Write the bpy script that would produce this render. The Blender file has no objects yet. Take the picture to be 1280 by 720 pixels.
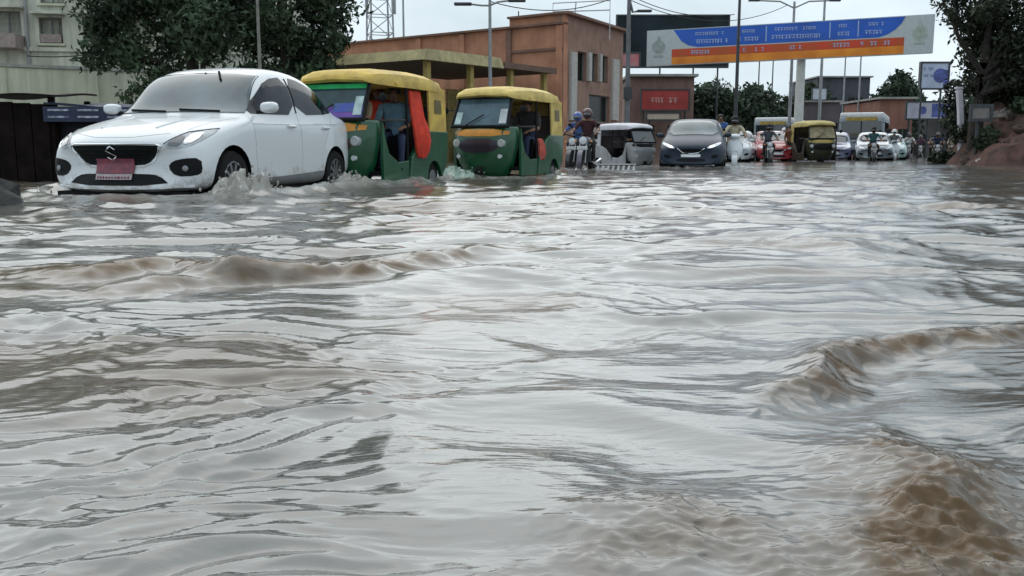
import bpy, bmesh, math, random
import numpy as np
from mathutils import Vector, Matrix
from mathutils.bvhtree import BVHTree

R = math.radians
scene = bpy.context.scene
COL = scene.collection
random.seed(11)
rng = np.random.default_rng(7)

# ------------------------------------------------------------------ camera
CAM_H = 0.48                      # metres above the flood water (water surface is z = 0)
PITCH = math.atan(172.0 / 1150.0)
cam_d = bpy.data.cameras.new('camera')
cam = bpy.data.objects.new('camera', cam_d)
COL.objects.link(cam)
cam.location = (0, 0, CAM_H)
cam.rotation_euler = (math.pi / 2 - PITCH, 0, 0)
cam_d.sensor_width = 36
cam_d.lens = 36 * 1150 / 1280
cam_d.clip_start = 0.05
cam_d.clip_end = 3000
scene.camera = cam

# ------------------------------------------------------------------ sky, sun, exposure
SUN_EL, SUN_AZ = R(52), R(-20)
world = bpy.data.worlds.new('World')
scene.world = world
world.use_nodes = True
wt = world.node_tree
wt.nodes.clear()
wn = wt.nodes.new
sky = wn('ShaderNodeTexSky'); sky.sky_type = 'NISHITA'; sky.sun_disc = False
sky.sun_elevation = SUN_EL; sky.sun_rotation = SUN_AZ
sky.air_density = 1.6; sky.dust_density = 4.0
bg_sky = wn('ShaderNodeBackground'); bg_sky.inputs['Strength'].default_value = 0.11
tc = wn('ShaderNodeTexCoord')
mp = wn('ShaderNodeMapping'); mp.inputs['Scale'].default_value = (1.5, 1.5, 3.4)
nz = wn('ShaderNodeTexNoise'); nz.inputs['Scale'].default_value = 1.7; nz.inputs['Detail'].default_value = 7
nz.inputs['Roughness'].default_value = 0.55
rp = wn('ShaderNodeValToRGB')
rp.color_ramp.elements[0].position = 0.30; rp.color_ramp.elements[0].color = (0.49, 0.60, 0.68, 1)
rp.color_ramp.elements[1].position = 0.68; rp.color_ramp.elements[1].color = (0.79, 0.90, 0.97, 1)
bg_cl = wn('ShaderNodeBackground'); bg_cl.inputs['Strength'].default_value = 1.12
mx = wn('ShaderNodeMixShader'); mx.inputs[0].default_value = 0.90
wo = wn('ShaderNodeOutputWorld')
L = wt.links.new
L(sky.outputs[0], bg_sky.inputs[0])
L(tc.outputs['Generated'], mp.inputs[0]); L(mp.outputs[0], nz.inputs['Vector'])
L(nz.outputs[0], rp.inputs[0]); L(rp.outputs[0], bg_cl.inputs[0])
L(bg_sky.outputs[0], mx.inputs[1]); L(bg_cl.outputs[0], mx.inputs[2]); L(mx.outputs[0], wo.inputs[0])

sun_d = bpy.data.lights.new('sun', 'SUN')
sun_d.energy = 1.4; sun_d.angle = R(95); sun_d.color = (1.0, 0.96, 0.90)
sun = bpy.data.objects.new('sun', sun_d); COL.objects.link(sun)
sun.location = (-12, 26, 60)
sun.rotation_euler = (-(math.pi / 2 - SUN_EL), 0, -SUN_AZ)
vs = scene.view_settings
vs.view_transform = 'Standard'; vs.look = 'None'; vs.exposure = 0.14; vs.gamma = 1.0; vs.use_curve_mapping = False
scene.cycles.max_bounces = 6
ROAD_Z = -0.12

# ------------------------------------------------------------------ helpers
def at(px, py, Y):
    """world point whose depth along +Y is Y for a spot measured in the photograph"""
    u = (px - 640) / 1150.0; v = -(py - 360) / 1150.0
    c, s = math.cos(PITCH), math.sin(PITCH)
    dx, dy, dz = u, c + v * s, -s + v * c
    t = Y / dy
    return Vector((dx * t, Y, CAM_H + dz * t))

MATS = {}
def mat(key, col=(.3, .3, .3), rough=0.6, metal=0.0, var=0.12, scale=6.0, bump=0.0, spec=0.5, coat=0.0, emit=None, alpha=None, var2=None, streak=0.0):
    """procedural principled material: noise-driven tint of one base colour, optional fine relief"""
    if key in MATS: return MATS[key]
    m = bpy.data.materials.new(key); m.use_nodes = True
    nt = m.node_tree; b = nt.nodes['Principled BSDF']
    b.inputs['Roughness'].default_value = rough
    b.inputs['Metallic'].default_value = metal
    b.inputs['Specular IOR Level'].default_value = spec
    b.inputs['Coat Weight'].default_value = coat
    b.inputs['Coat Roughness'].default_value = 0.05
    c = Vector(col)
    if var > 0:
        t = nt.nodes.new('ShaderNodeTexCoord')
        n = nt.nodes.new('ShaderNodeTexNoise'); n.inputs['Scale'].default_value = scale; n.inputs['Detail'].default_value = 6
        r = nt.nodes.new('ShaderNodeValToRGB')
        r.color_ramp.elements[0].position = 0.33; r.color_ramp.elements[1].position = 0.67
        d = Vector(var2) if var2 else c * (1 - var)
        u = Vector([min(1, x * (1 + var * .7)) for x in c])
        r.color_ramp.elements[0].color = (*d, 1); r.color_ramp.elements[1].color = (*u, 1)
        nt.links.new(t.outputs['Object'], n.inputs['Vector']); nt.links.new(n.outputs[0], r.inputs[0])
        src = r.outputs[0]
        if streak > 0:                                       # rain and dirt runs, longer down than across
            mp2 = nt.nodes.new('ShaderNodeMapping'); mp2.inputs['Scale'].default_value = (2.2, 2.2, .22)
            n3 = nt.nodes.new('ShaderNodeTexNoise'); n3.inputs['Scale'].default_value = 1.6; n3.inputs['Detail'].default_value = 7; n3.inputs['Roughness'].default_value = .65
            r3 = nt.nodes.new('ShaderNodeValToRGB'); r3.color_ramp.elements[0].position = .36; r3.color_ramp.elements[1].position = .60
            r3.color_ramp.elements[0].color = (1 - streak,) * 3 + (1,); r3.color_ramp.elements[1].color = (1, 1, 1, 1)
            mm = nt.nodes.new('ShaderNodeMix'); mm.data_type = 'RGBA'; mm.blend_type = 'MULTIPLY'; mm.inputs['Factor'].default_value = 1
            nt.links.new(t.outputs['Object'], mp2.inputs[0]); nt.links.new(mp2.outputs[0], n3.inputs['Vector']); nt.links.new(n3.outputs[0], r3.inputs[0])
            nt.links.new(src, mm.inputs['A']); nt.links.new(r3.outputs[0], mm.inputs['B']); src = mm.outputs['Result']
        nt.links.new(src, b.inputs['Base Color'])
        if bump > 0:
            n2 = nt.nodes.new('ShaderNodeTexNoise'); n2.inputs['Scale'].default_value = scale * 4; n2.inputs['Detail'].default_value = 4
            bp = nt.nodes.new('ShaderNodeBump'); bp.inputs['Strength'].default_value = bump; bp.inputs['Distance'].default_value = 0.03
            nt.links.new(t.outputs['Object'], n2.inputs['Vector'])
            nt.links.new(n2.outputs[0], bp.inputs['Height']); nt.links.new(bp.outputs[0], b.inputs['Normal'])
    else:
        b.inputs['Base Color'].default_value = (*c, 1)
    if emit:
        b.inputs['Emission Color'].default_value = (*col, 1); b.inputs['Emission Strength'].default_value = emit
    if alpha is not None:
        b.inputs['Alpha'].default_value = alpha
    MATS[key] = m
    return m

def tag(o, label=None, cat=None, group=None, kind=None):
    if label: o['label'] = label
    if cat: o['category'] = cat
    if group: o['group'] = group
    if kind: o['kind'] = kind
    return o

def empty(name, loc=(0, 0, 0), rz=0.0, label=None, cat=None, group=None):
    o = bpy.data.objects.new(name, None); COL.objects.link(o)
    o.empty_display_size = 0.2
    o.location = loc; o.rotation_euler = (0, 0, rz)
    return tag(o, label, cat, group)

def link(name, me, m, parent=None):
    o = bpy.data.objects.new(name, me); COL.objects.link(o)
    if m is not None:
        mi = [p.material_index for p in me.polygons] if isinstance(m, (list, tuple)) else None
        me.materials.clear()
        for x in (m if isinstance(m, (list, tuple)) else [m]): me.materials.append(x)
        if mi: me.polygons.foreach_set('material_index', mi)
    if parent is not None: o.parent = parent
    return o

def copy_tree(o, parent=None):
    c = o.copy(); COL.objects.link(c); c.parent = parent
    for ch in list(o.children): copy_tree(ch, c)
    return c

class MB:
    """collects shapes into one mesh"""
    def __init__(s): s.v = []; s.f = []; s.mi = []
    def add(s, vs_, fs, mi=0):
        o = len(s.v); s.v += [tuple(x) for x in vs_]; s.f += [tuple(i + o for i in f) for f in fs]; s.mi += [mi] * len(fs)
        return s
    def box(s, c, size, rz=0.0, rx=0.0, ry=0.0, mi=0):
        hx, hy, hz = [a / 2 for a in size]
        M = Matrix.Rotation(rz, 3, 'Z') @ Matrix.Rotation(ry, 3, 'Y') @ Matrix.Rotation(rx, 3, 'X')
        p = [M @ Vector((x, y, z)) + Vector(c) for x in (-hx, hx) for y in (-hy, hy) for z in (-hz, hz)]
        return s.add(p, [(0, 1, 3, 2), (4, 6, 7, 5), (0, 4, 5, 1), (2, 3, 7, 6), (0, 2, 6, 4), (1, 5, 7, 3)], mi)
    def tube(s, pts, r, n=8, caps=True, mi=0):
        pts = [Vector(p) for p in pts]; k = len(pts)
        rs = r if isinstance(r, (list, tuple)) else [r] * k
        vs_ = []
        for i, p in enumerate(pts):
            d = (pts[min(i + 1, k - 1)] - pts[max(i - 1, 0)])
            if d.length < 1e-9: d = Vector((0, 0, 1))
            d.normalize()
            a = d.cross(Vector((0, 0, 1)))
            if a.length < 0.05: a = d.cross(Vector((1, 0, 0)))
            a.normalize(); b = d.cross(a)
            for j in range(n):
                t = 2 * math.pi * j / n
                vs_.append(p + (a * math.cos(t) + b * math.sin(t)) * rs[i])
        fs = [(i * n + j, i * n + (j + 1) % n, (i + 1) * n + (j + 1) % n, (i + 1) * n + j) for i in range(k - 1) for j in range(n)]
        if caps: fs += [tuple(range(n))[::-1], tuple((k - 1) * n + j for j in range(n))]
        return s.add(vs_, fs, mi)
    def lathe(s, c, axis, prof, n=20, mi=0, caps=True):
        """prof: list of (radius, offset along axis)"""
        ax = Vector(axis).normalized()
        a = ax.cross(Vector((0, 0, 1)))
        if a.length < 0.05: a = ax.cross(Vector((1, 0, 0)))
        a.normalize(); b = ax.cross(a); c = Vector(c)
        vs_ = [c + ax * h + (a * math.cos(2 * math.pi * j / n) + b * math.sin(2 * math.pi * j / n)) * r for r, h in prof for j in range(n)]
        k = len(prof)
        fs = [(i * n + j, i * n + (j + 1) % n, (i + 1) * n + (j + 1) % n, (i + 1) * n + j) for i in range(k - 1) for j in range(n)]
        if caps: fs += [tuple(range(n))[::-1], tuple((k - 1) * n + j for j in range(n))]
        return s.add(vs_, fs, mi)
    def loft(s, secs, closed=True, caps=True, mi=0):
        n = len(secs[0]); k = len(secs)
        vs_ = [p for sec in secs for p in sec]
        m = n if closed else n - 1
        fs = [(i * n + j, i * n + (j + 1) % n, (i + 1) * n + (j + 1) % n, (i + 1) * n + j) for i in range(k - 1) for j in range(m)]
        if caps: fs += [tuple(range(n))[::-1], tuple((k - 1) * n + j for j in range(n))]
        return s.add(vs_, fs, mi)
    def prism(s, poly, y0, y1, plane='xz', mi=0):
        def P(a, b, h):
            return (a, h, b) if plane == 'xz' else ((a, b, h) if plane == 'xy' else (h, a, b))
        n = len(poly)
        vs_ = [P(a, b, y0) for a, b in poly] + [P(a, b, y1) for a, b in poly]
        fs = [(j, (j + 1) % n, n + (j + 1) % n, n + j) for j in range(n)] + [tuple(range(n))[::-1], tuple(range(n, 2 * n))]
        return s.add(vs_, fs, mi)
    def ball(s, c, r, n=8, k=6, mi=0, jit=0.0):
        rx, ry, rz = r if isinstance(r, (tuple, list)) else (r, r, r)
        vs_ = []
        for i in range(k + 1):
            t = math.pi * i / k
            for j in range(n):
                q = 2 * math.pi * j / n; g = 1 + jit * (random.random() - .5)
                vs_.append((c[0] + rx * g * math.sin(t) * math.cos(q), c[1] + ry * g * math.sin(t) * math.sin(q), c[2] + rz * g * math.cos(t)))
        fs = [(i * n + j, (i + 1) * n + j, (i + 1) * n + (j + 1) % n, i * n + (j + 1) % n) for i in range(k) for j in range(n)]
        return s.add(vs_, fs, mi)
    def mesh(s, name, smooth=False, weld=False):
        me = bpy.data.meshes.new(name)
        me.from_pydata(s.v, [], s.f)
        me.polygons.foreach_set('material_index', s.mi)
        bm = bmesh.new(); bm.from_mesh(me)
        if weld: bmesh.ops.remove_doubles(bm, verts=bm.verts, dist=1e-4)
        bmesh.ops.recalc_face_normals(bm, faces=bm.faces)
        bm.to_mesh(me); bm.free()
        if smooth:
            me.polygons.foreach_set('use_smooth', [True] * len(me.polygons))
            try: me.set_sharp_from_angle(angle=R(40))
            except Exception: pass
        return me
    def build(s, name, m, parent=None, smooth=False, bevel=0.0):
        o = link(name, s.mesh(name, smooth), m, parent)
        if bevel > 0:
            md = o.modifiers.new('bevel', 'BEVEL'); md.width = bevel; md.segments = 2; md.limit_method = 'ANGLE'; md.angle_limit = R(40)
        return o

def eval_mesh(o):
    dg = bpy.context.evaluated_depsgraph_get(); dg.update()
    return bpy.data.meshes.new_from_object(o.evaluated_get(dg))

# ------------------------------------------------------------------ common materials
M = dict(
    black=mat('black_plastic', (0.008, 0.008, 0.009), 0.5, var=.2, spec=.15),
    rubber=mat('tyre_rubber', (0.012, 0.012, 0.012), 0.85, var=.25, bump=.2, spec=.2),
    chrome=mat('chrome', (0.75, 0.76, 0.78), 0.12, 1.0, var=0),
    alloy=mat('alloy_rim', (0.24, 0.245, 0.255), 0.4, .8, var=.1),
    steel=mat('galvanised_steel', (0.30, 0.31, 0.32), 0.5, .6, var=.2, scale=3),
    darksteel=mat('dark_steel', (0.06, 0.065, 0.07), 0.55, .4, var=.25, scale=3),
    lens=mat('lamp_lens', (0.62, 0.65, 0.68), 0.08, var=.05, coat=1.0),
    lenslit=mat('lit_lamp', (1.0, 0.97, 0.92), 0.2, var=0, emit=1.6),
    glass=mat('dark_glass', (0.018, 0.022, 0.026), 0.06, var=0, spec=.7, coat=1.0),
    amber=mat('amber_lens', (0.75, 0.28, 0.03), 0.15, var=0, coat=1.0),
    white=mat('white_paint_dull', (0.74, 0.75, 0.75), 0.5, var=.08),
    concrete=mat('concrete', (0.30, 0.29, 0.27), 0.9, var=.25, scale=1.5, bump=.3),
    bark=mat('bark', (0.030, 0.024, 0.020), 0.95, var=.4, scale=7, bump=.6),
    skin=mat('skin', (0.20, 0.105, 0.065), 0.55, var=.1),
    hair=mat('hair', (0.008, 0.007, 0.007), 0.6, var=0),
)

# ------------------------------------------------------------------ ground, road, flood water
def sheet(name, x0, x1, y0, y1, z, m):
    o = MB().add([(x0, y0, z), (x1, y0, z), (x1, y1, z), (x0, y1, z)], [(0, 1, 2, 3)]).build(name, m)
    return tag(o, kind='structure')
sheet('ground', -900, 900, -60, 1500, -0.20, mat('wet_soil', (0.12, 0.095, 0.07), 0.8, var=.35, scale=.6))
rd = MB().add([(-9, -20, ROAD_Z), (11, -20, ROAD_Z), (66, 95, ROAD_Z), (-9, 60, ROAD_Z), (-16, 20, ROAD_Z)], [(0, 1, 2, 3, 4)]).build('road', mat('wet_asphalt', (0.05, 0.05, 0.05), 0.5, var=.3, scale=4))
tag(rd, kind='structure')

def _hash(ix, iy, seed):
    h = (ix * 374761393 + iy * 668265263 + seed * 1442695041) & 0x7fffffff
    h = ((h ^ (h >> 13)) * 1274126177) & 0x7fffffff
    return ((h ^ (h >> 16)) & 0xffff) / 65535.0 * 2 * np.pi
def perlin(x, y, seed=0):
    ix = np.floor(x).astype(np.int64); iy = np.floor(y).astype(np.int64)
    fx = x - ix; fy = y - iy
    u = fx * fx * fx * (fx * (fx * 6 - 15) + 10); v = fy * fy * fy * (fy * (fy * 6 - 15) + 10)
    def g(a, b):
        t = _hash(ix + a, iy + b, seed)
        return np.cos(t) * (fx - a) + np.sin(t) * (fy - b)
    return ((g(0, 0) * (1 - u) + g(1, 0) * u) * (1 - v) + (g(0, 1) * (1 - u) + g(1, 1) * u) * v) * 1.5
def ridged(x, y, seed): return 1 - 2 * np.sqrt(perlin(x, y, seed) ** 2 + .004)
def sst(a, b, x):
    t = np.clip((x - a) / (b - a), 0, 1); return t * t * (3 - 2 * t)
def polydist(X, Y, pts):
    """signed distance (positive on the far side, +Y) and position 0..1 along a polyline"""
    best = np.full(X.shape, 1e9); sg = np.zeros(X.shape); tt = np.zeros(X.shape); n = len(pts) - 1
    for i in range(n):
        a = np.array(pts[i]); b = np.array(pts[i + 1]); d = b - a; l2 = d @ d
        t = np.clip(((X - a[0]) * d[0] + (Y - a[1]) * d[1]) / l2, 0, 1)
        ex = X - a[0] - t * d[0]; ey = Y - a[1] - t * d[1]; q = np.hypot(ex, ey)
        k = q < best
        best = np.where(k, q, best); sg = np.where(k, np.sign(d[0] * ey - d[1] * ex), sg); tt = np.where(k, (i + t) / n, tt)
    return best * sg, tt

CAR = (-3.80, 8.72, 0.235)      # front bumper centre X, Y and heading of the white sedan

def water_fields(X, Y, dY):
    fade = lambda lam: np.clip(lam / (2.2 * dY) - .5, 0, 1)
    wx = X + .35 * perlin(X / 1.1, Y / 1.1, 31) + .10 * perlin(X / .33, Y / .33, 32)
    wy = Y + .25 * perlin(X / .9, Y / .9, 33) + .07 * perlin(X / .3, Y / .3, 34)
    h = .030 * perlin(X / 2.6, Y / 1.5, 1) * fade(1.5)
    h += .024 * ridged(wx / 1.5, wy / .85, 2) * fade(.8) * (.35 + .65 * sst(2.5, 6, Y))
    h += .020 * perlin(wx / .62, wy / .36, 3) * fade(.36)
    far = sst(2.2, 5, Y)
    pl = sst(.1, -.5, X + .15 * (Y - 1.2)) * sst(3.4, 1.7, Y)           # sharp ripples on the near left
    pr = sst(.45, .9, X - .12 * Y) * sst(3.2, 1.6, Y)                   # and on the near right
    pn = sst(.0, .5, perlin(X / .8, Y / .55, 9))
    patch = np.clip(.12 + .80 * pl + .7 * pr + .50 * pn + .35 * far, 0, 1.3)
    h += (.010 + .010 * far) * ridged(wx / .50, wy / .24 - .10 * wx, 4) * fade(.2) * (.5 + .6 * patch)
    h += .0062 * ridged(wx / .24, wy / .105 - .30 * wx, 5) * fade(.1) * patch
    h += .0030 * ridged(wx / .12, wy / .052 - .45 * wx, 6) * fade(.05) * patch ** 1.6
    h += .0050 * ridged(wx / .17 + .2 * wy, wy / .11, 8) * fade(.10) * sst(1.6, 2.8, Y) * (.25 + .75 * sst(-.1, .4, perlin(X / 1.2, Y / .9, 24)))
    h += .0016 * ridged(wx / .10 + .3 * wy, wy / .065, 25) * fade(.06) * sst(-.05, .45, perlin(X / .7, Y / .5, 26)) * sst(6, 3, Y)
    h += .030 * ridged(wx / .95, wy / .50, 22) * fade(.5) * sst(6, 11, Y)
    h += .014 * ridged(wx / .42, wy / .26, 23) * fade(.25) * sst(4, 8, Y)
    h += .0010 * perlin(wx / .045, wy / .022, 7) * fade(.02) * patch
    silt = np.zeros(X.shape); foam = np.zeros(X.shape)
    # standing waves where the flow breaks over the road edge
    def crest(pts, amp, wn_, wf, s_amt, rough, seed, under=.35):
        nonlocal h, silt, foam
        d, t = polydist(X, Y, pts)
        d = d + .045 * perlin(X / .22, Y / .22, seed) + .018 * perlin(X / .07, Y / .07, seed + 1)
        env = np.sin(np.pi * np.clip(t, .04, .96)) ** .5 * np.where((t <= 0) | (t >= 1), np.exp(-(d / (.5 * (wn_ + wf))) ** 2), 1)
        env = env * (.72 + .55 * perlin(X / .45, Y / .45, seed + 2))
        w = np.where(d < 0, wn_, wf)
        prof = np.exp(-(np.abs(d) / w) ** 1.7)
        tr = np.exp(-((d + 1.9 * wn_) / (1.1 * wn_)) ** 2)
        h = h + env * amp * (prof - under * tr)
        tb = np.exp(-((d + .35 * wn_) / (1.1 * wn_)) ** 2) * np.clip(env, 0, 1)
        h = h + tb * rough * (ridged(X / .10, Y / .07, seed + 3) + .6 * ridged(X / .045, Y / .035, seed + 4) * fade(.035) + .3 * ridged(X / .02, Y / .017, seed + 6) * fade(.017))
        silt = np.maximum(silt, s_amt * np.clip(tb * 1.7, 0, 1) * np.clip(.80 + .6 * perlin(X / .18, Y / .10, seed + 5), 0, 1))
    crest([(-2.35, 3.55), (-1.6, 3.5), (-1.32, 3.72), (-1.0, 3.42), (-.62, 3.55), (-.30, 4.05), (.05, 4.5)], .052, .095, .26, 1.0, .012, 50)
    crest([(-1.9, 3.15), (-1.4, 3.1), (-1.05, 3.35)], .045, .09, .30, .85, .004, 60)
    crest([(.47, 1.66), (.56, 1.80), (.72, 2.04), (.90, 2.33), (1.15, 2.42), (1.6, 2.5), (2.2, 2.45)], .038, .052, .12, .92, .009, 70)
    crest([(.36, .62), (.46, .95), (.56, 1.22), (.63, 1.52)], .019, .085, .10, .80, .011, 80, .2)
    crest([(.02, .98), (.22, 1.10), (.40, 1.02)], .010, .08, .11, .6, .009, 90, .2)
    crest([(.5, 6.9), (1.0, 7.1), (1.5, 6.6), (2.3, 6.9)], .05, .25, .6, .5, .006, 100)
    crest([(2.6, 7.4), (3.3, 7.6), (4.2, 7.2), (5.0, 7.5)], .05, .25, .6, .75, .006, 110)
    crest([(.8, 4.5), (1.2, 4.6), (1.6, 4.4), (2.3, 4.8)], .028, .2, .5, .35, .004, 120)
    crest([(-.9, 5.9), (-.2, 5.7), (.7, 6.0)], .026, .2, .6, .5, .004, 130)
    crest([(3.0, 11.5), (4.5, 12.2), (6.5, 11.8)], .06, .4, 1.0, .4, .006, 140)
    # eddies of stirred-up mud
    silt = np.clip(silt + .55 * sst(.10, .70, perlin(wx / 1.3, wy / .8, 15)) + .30 * sst(.2, 1.2, X - .1 * Y) * sst(7, 2, Y) + .22 * sst(4, 9, Y), 0, 1)
    # churned water round the white sedan
    th = CAR[2]; fx, fy = -math.sin(th), -math.cos(th)
    ax = -((X - CAR[0]) * fx + (Y - CAR[1]) * fy); ay = (X - CAR[0]) * math.cos(th) - (Y - CAR[1]) * math.sin(th)
    ring = np.exp(-((np.abs(ay) - (.98 + .12 * np.clip(ax, 0, 4))) / .16) ** 2) * sst(-.1, .5, ax) * sst(7, 3.5, ax)
    bow = np.exp(-((ax + .45 - .2 * (ay / .8) ** 2) / .22) ** 2) * np.exp(-(ay / 1.1) ** 4)
    h += .035 * bow + .075 * ring + (.02 * ring + .012 * bow) * ridged(X / .16, Y / .12, 16)
    foam = np.clip(.55 * ring + .35 * bow, 0, 1)
    cz = np.exp(-(((X - .52 - .25 * (Y - 1.2)) / .17) ** 2 + ((Y - 1.12) / .38) ** 2))          # torn flecks on the near eddy
    foam = np.maximum(foam, .10 * cz * sst(.28, .55, perlin(X / .022, Y / .016, 171) + .5 * perlin(X / .008, Y / .007, 172)))
    silt = np.clip(silt + .35 * cz * (1 + 1.2 * perlin(X / .12, Y / .05, 175)), 0, 1)
    h += cz * (.0065 * ridged(X / .13, Y / .060, 173) + .0030 * ridged(X / .050, Y / .026, 174))
    for (cx, cy, r0) in ((-1.95, 12.2, 1.0), (.1, 15.6, 1.0), (1.66, 22.3, .7), (5.0, 25.6, 1.5)):
        q = np.exp(-(np.hypot(X - cx, (Y - cy) * 1.0) / r0) ** 4)
        rg = np.exp(-((np.hypot(X - cx, Y - cy) - r0 * .85) / (.22 * r0)) ** 2)
        h += rg * .04 * (.6 + ridged(X / .2, Y / .2, 18)) ; foam = np.maximum(foam, .6 * rg * (.4 + .6 * sst(-.2, .5, perlin(X / .15, Y / .15, 19))))
    return h, np.clip(silt, 0, 1), np.clip(foam, 0, 1)

def build_water():
    nr, nc = 860, 720
    ys = [0.50]
    a, b = 1.0, .42
    while ys[-1] < 420:
        y = ys[-1]; ys.append(y + 1.0 / (410 * a / (y * y + .0) * .9 + 150 * b / y))
    ys = np.array(ys); nr = len(ys)
    dY = np.gradient(ys)
    s = np.linspace(-1, 1, nc); s = np.sign(s) * np.abs(s) ** 1.0
    YY = np.repeat(ys[:, None], nc, 1); DY = np.repeat(dY[:, None], nc, 1)
    XX = s[None, :] * (YY + .75) * .86
    h, silt, foam = water_fields(XX, YY, DY)
    v = np.stack([XX, YY, h], -1).reshape(-1, 3)
    i = np.arange(nr - 1)[:, None] * nc + np.arange(nc - 1)[None, :]
    q = np.stack([i, i + 1, i + nc + 1, i + nc], -1).reshape(-1, 4)
    me = bpy.data.meshes.new('flood_water')
    me.vertices.add(len(v)); me.vertices.foreach_set('co', v.astype(np.float32).ravel())
    me.loops.add(q.size); me.loops.foreach_set('vertex_index', q.astype(np.int32).ravel())
    me.polygons.add(len(q)); me.polygons.foreach_set('loop_start', np.arange(0, q.size, 4, dtype=np.int32))
    me.update(calc_edges=True)
    me.polygons.foreach_set('use_smooth', np.ones(len(q), bool))
    for nm, arr in (('silt', silt), ('foam', foam)):
        at_ = me.attributes.new(nm, 'FLOAT', 'POINT'); at_.data.foreach_set('value', arr.astype(np.float32).ravel())
    o = link('flood_water', me, water_material())
    return tag(o, kind='structure')

def water_material():
    m = bpy.data.materials.new('muddy_flood_water'); m.use_nodes = True
    nt = m.node_tree; b = nt.nodes['Principled BSDF']; N = nt.nodes.new; K = nt.links.new
    tc_ = N('ShaderNodeTexCoord')
    asilt = N('ShaderNodeAttribute'); asilt.attribute_name = 'silt'
    afoam = N('ShaderNodeAttribute'); afoam.attribute_name = 'foam'
    n1 = N('ShaderNodeTexNoise'); n1.inputs['Scale'].default_value = .8; n1.inputs['Detail'].default_value = 5
    K(tc_.outputs['Object'], n1.inputs['Vector'])
    base = N('ShaderNodeValToRGB')
    base.color_ramp.elements[0].position = .35; base.color_ramp.elements[0].color = (.092, .091, .084, 1)
    base.color_ramp.elements[1].position = .65; base.color_ramp.elements[1].color = (.165, .165, .158, 1)
    K(n1.outputs[0], base.inputs[0])
    mixs = N('ShaderNodeMix'); mixs.data_type = 'RGBA'
    K(asilt.outputs['Fac'], mixs.inputs['Factor']); K(base.outputs[0], mixs.inputs['A'])
    mixs.inputs['B'].default_value = (.100, .060, .027, 1)
    mixf = N('ShaderNodeMix'); mixf.data_type = 'RGBA'
    K(afoam.outputs['Fac'], mixf.inputs['Factor']); K(mixs.outputs['Result'], mixf.inputs['A'])
    mixf.inputs['B'].default_value = (.55, .54, .50, 1)
    K(mixf.outputs['Result'], b.inputs['Base Color'])
    b.inputs['Roughness'].default_value = .07
    mr_ = N('ShaderNodeMapRange'); mr_.inputs['To Min'].default_value = 1.9; mr_.inputs['To Max'].default_value = 1.33   # churned mud mirrors less than the smooth film
    K(asilt.outputs['Fac'], mr_.inputs['Value']); K(mr_.outputs[0], b.inputs['IOR'])
    rr_ = N('ShaderNodeMapRange'); rr_.inputs['To Min'].default_value = .08; rr_.inputs['To Max'].default_value = .16
    K(asilt.outputs['Fac'], rr_.inputs['Value']); K(rr_.outputs[0], b.inputs['Roughness'])
    mp_ = N('ShaderNodeMapping'); mp_.inputs['Scale'].default_value = (9, 26, 1)
    n2 = N('ShaderNodeTexNoise'); n2.inputs['Scale'].default_value = 1.0; n2.inputs['Detail'].default_value = 5
    bp = N('ShaderNodeBump'); bp.inputs['Strength'].default_value = .35; bp.inputs['Distance'].default_value = .008
    K(tc_.outputs['Object'], mp_.inputs[0]); K(mp_.outputs[0], n2.inputs['Vector']); K(n2.outputs[0], bp.inputs['Height']); K(bp.outputs[0], b.inputs['Normal'])
    return m
build_water()

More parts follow.
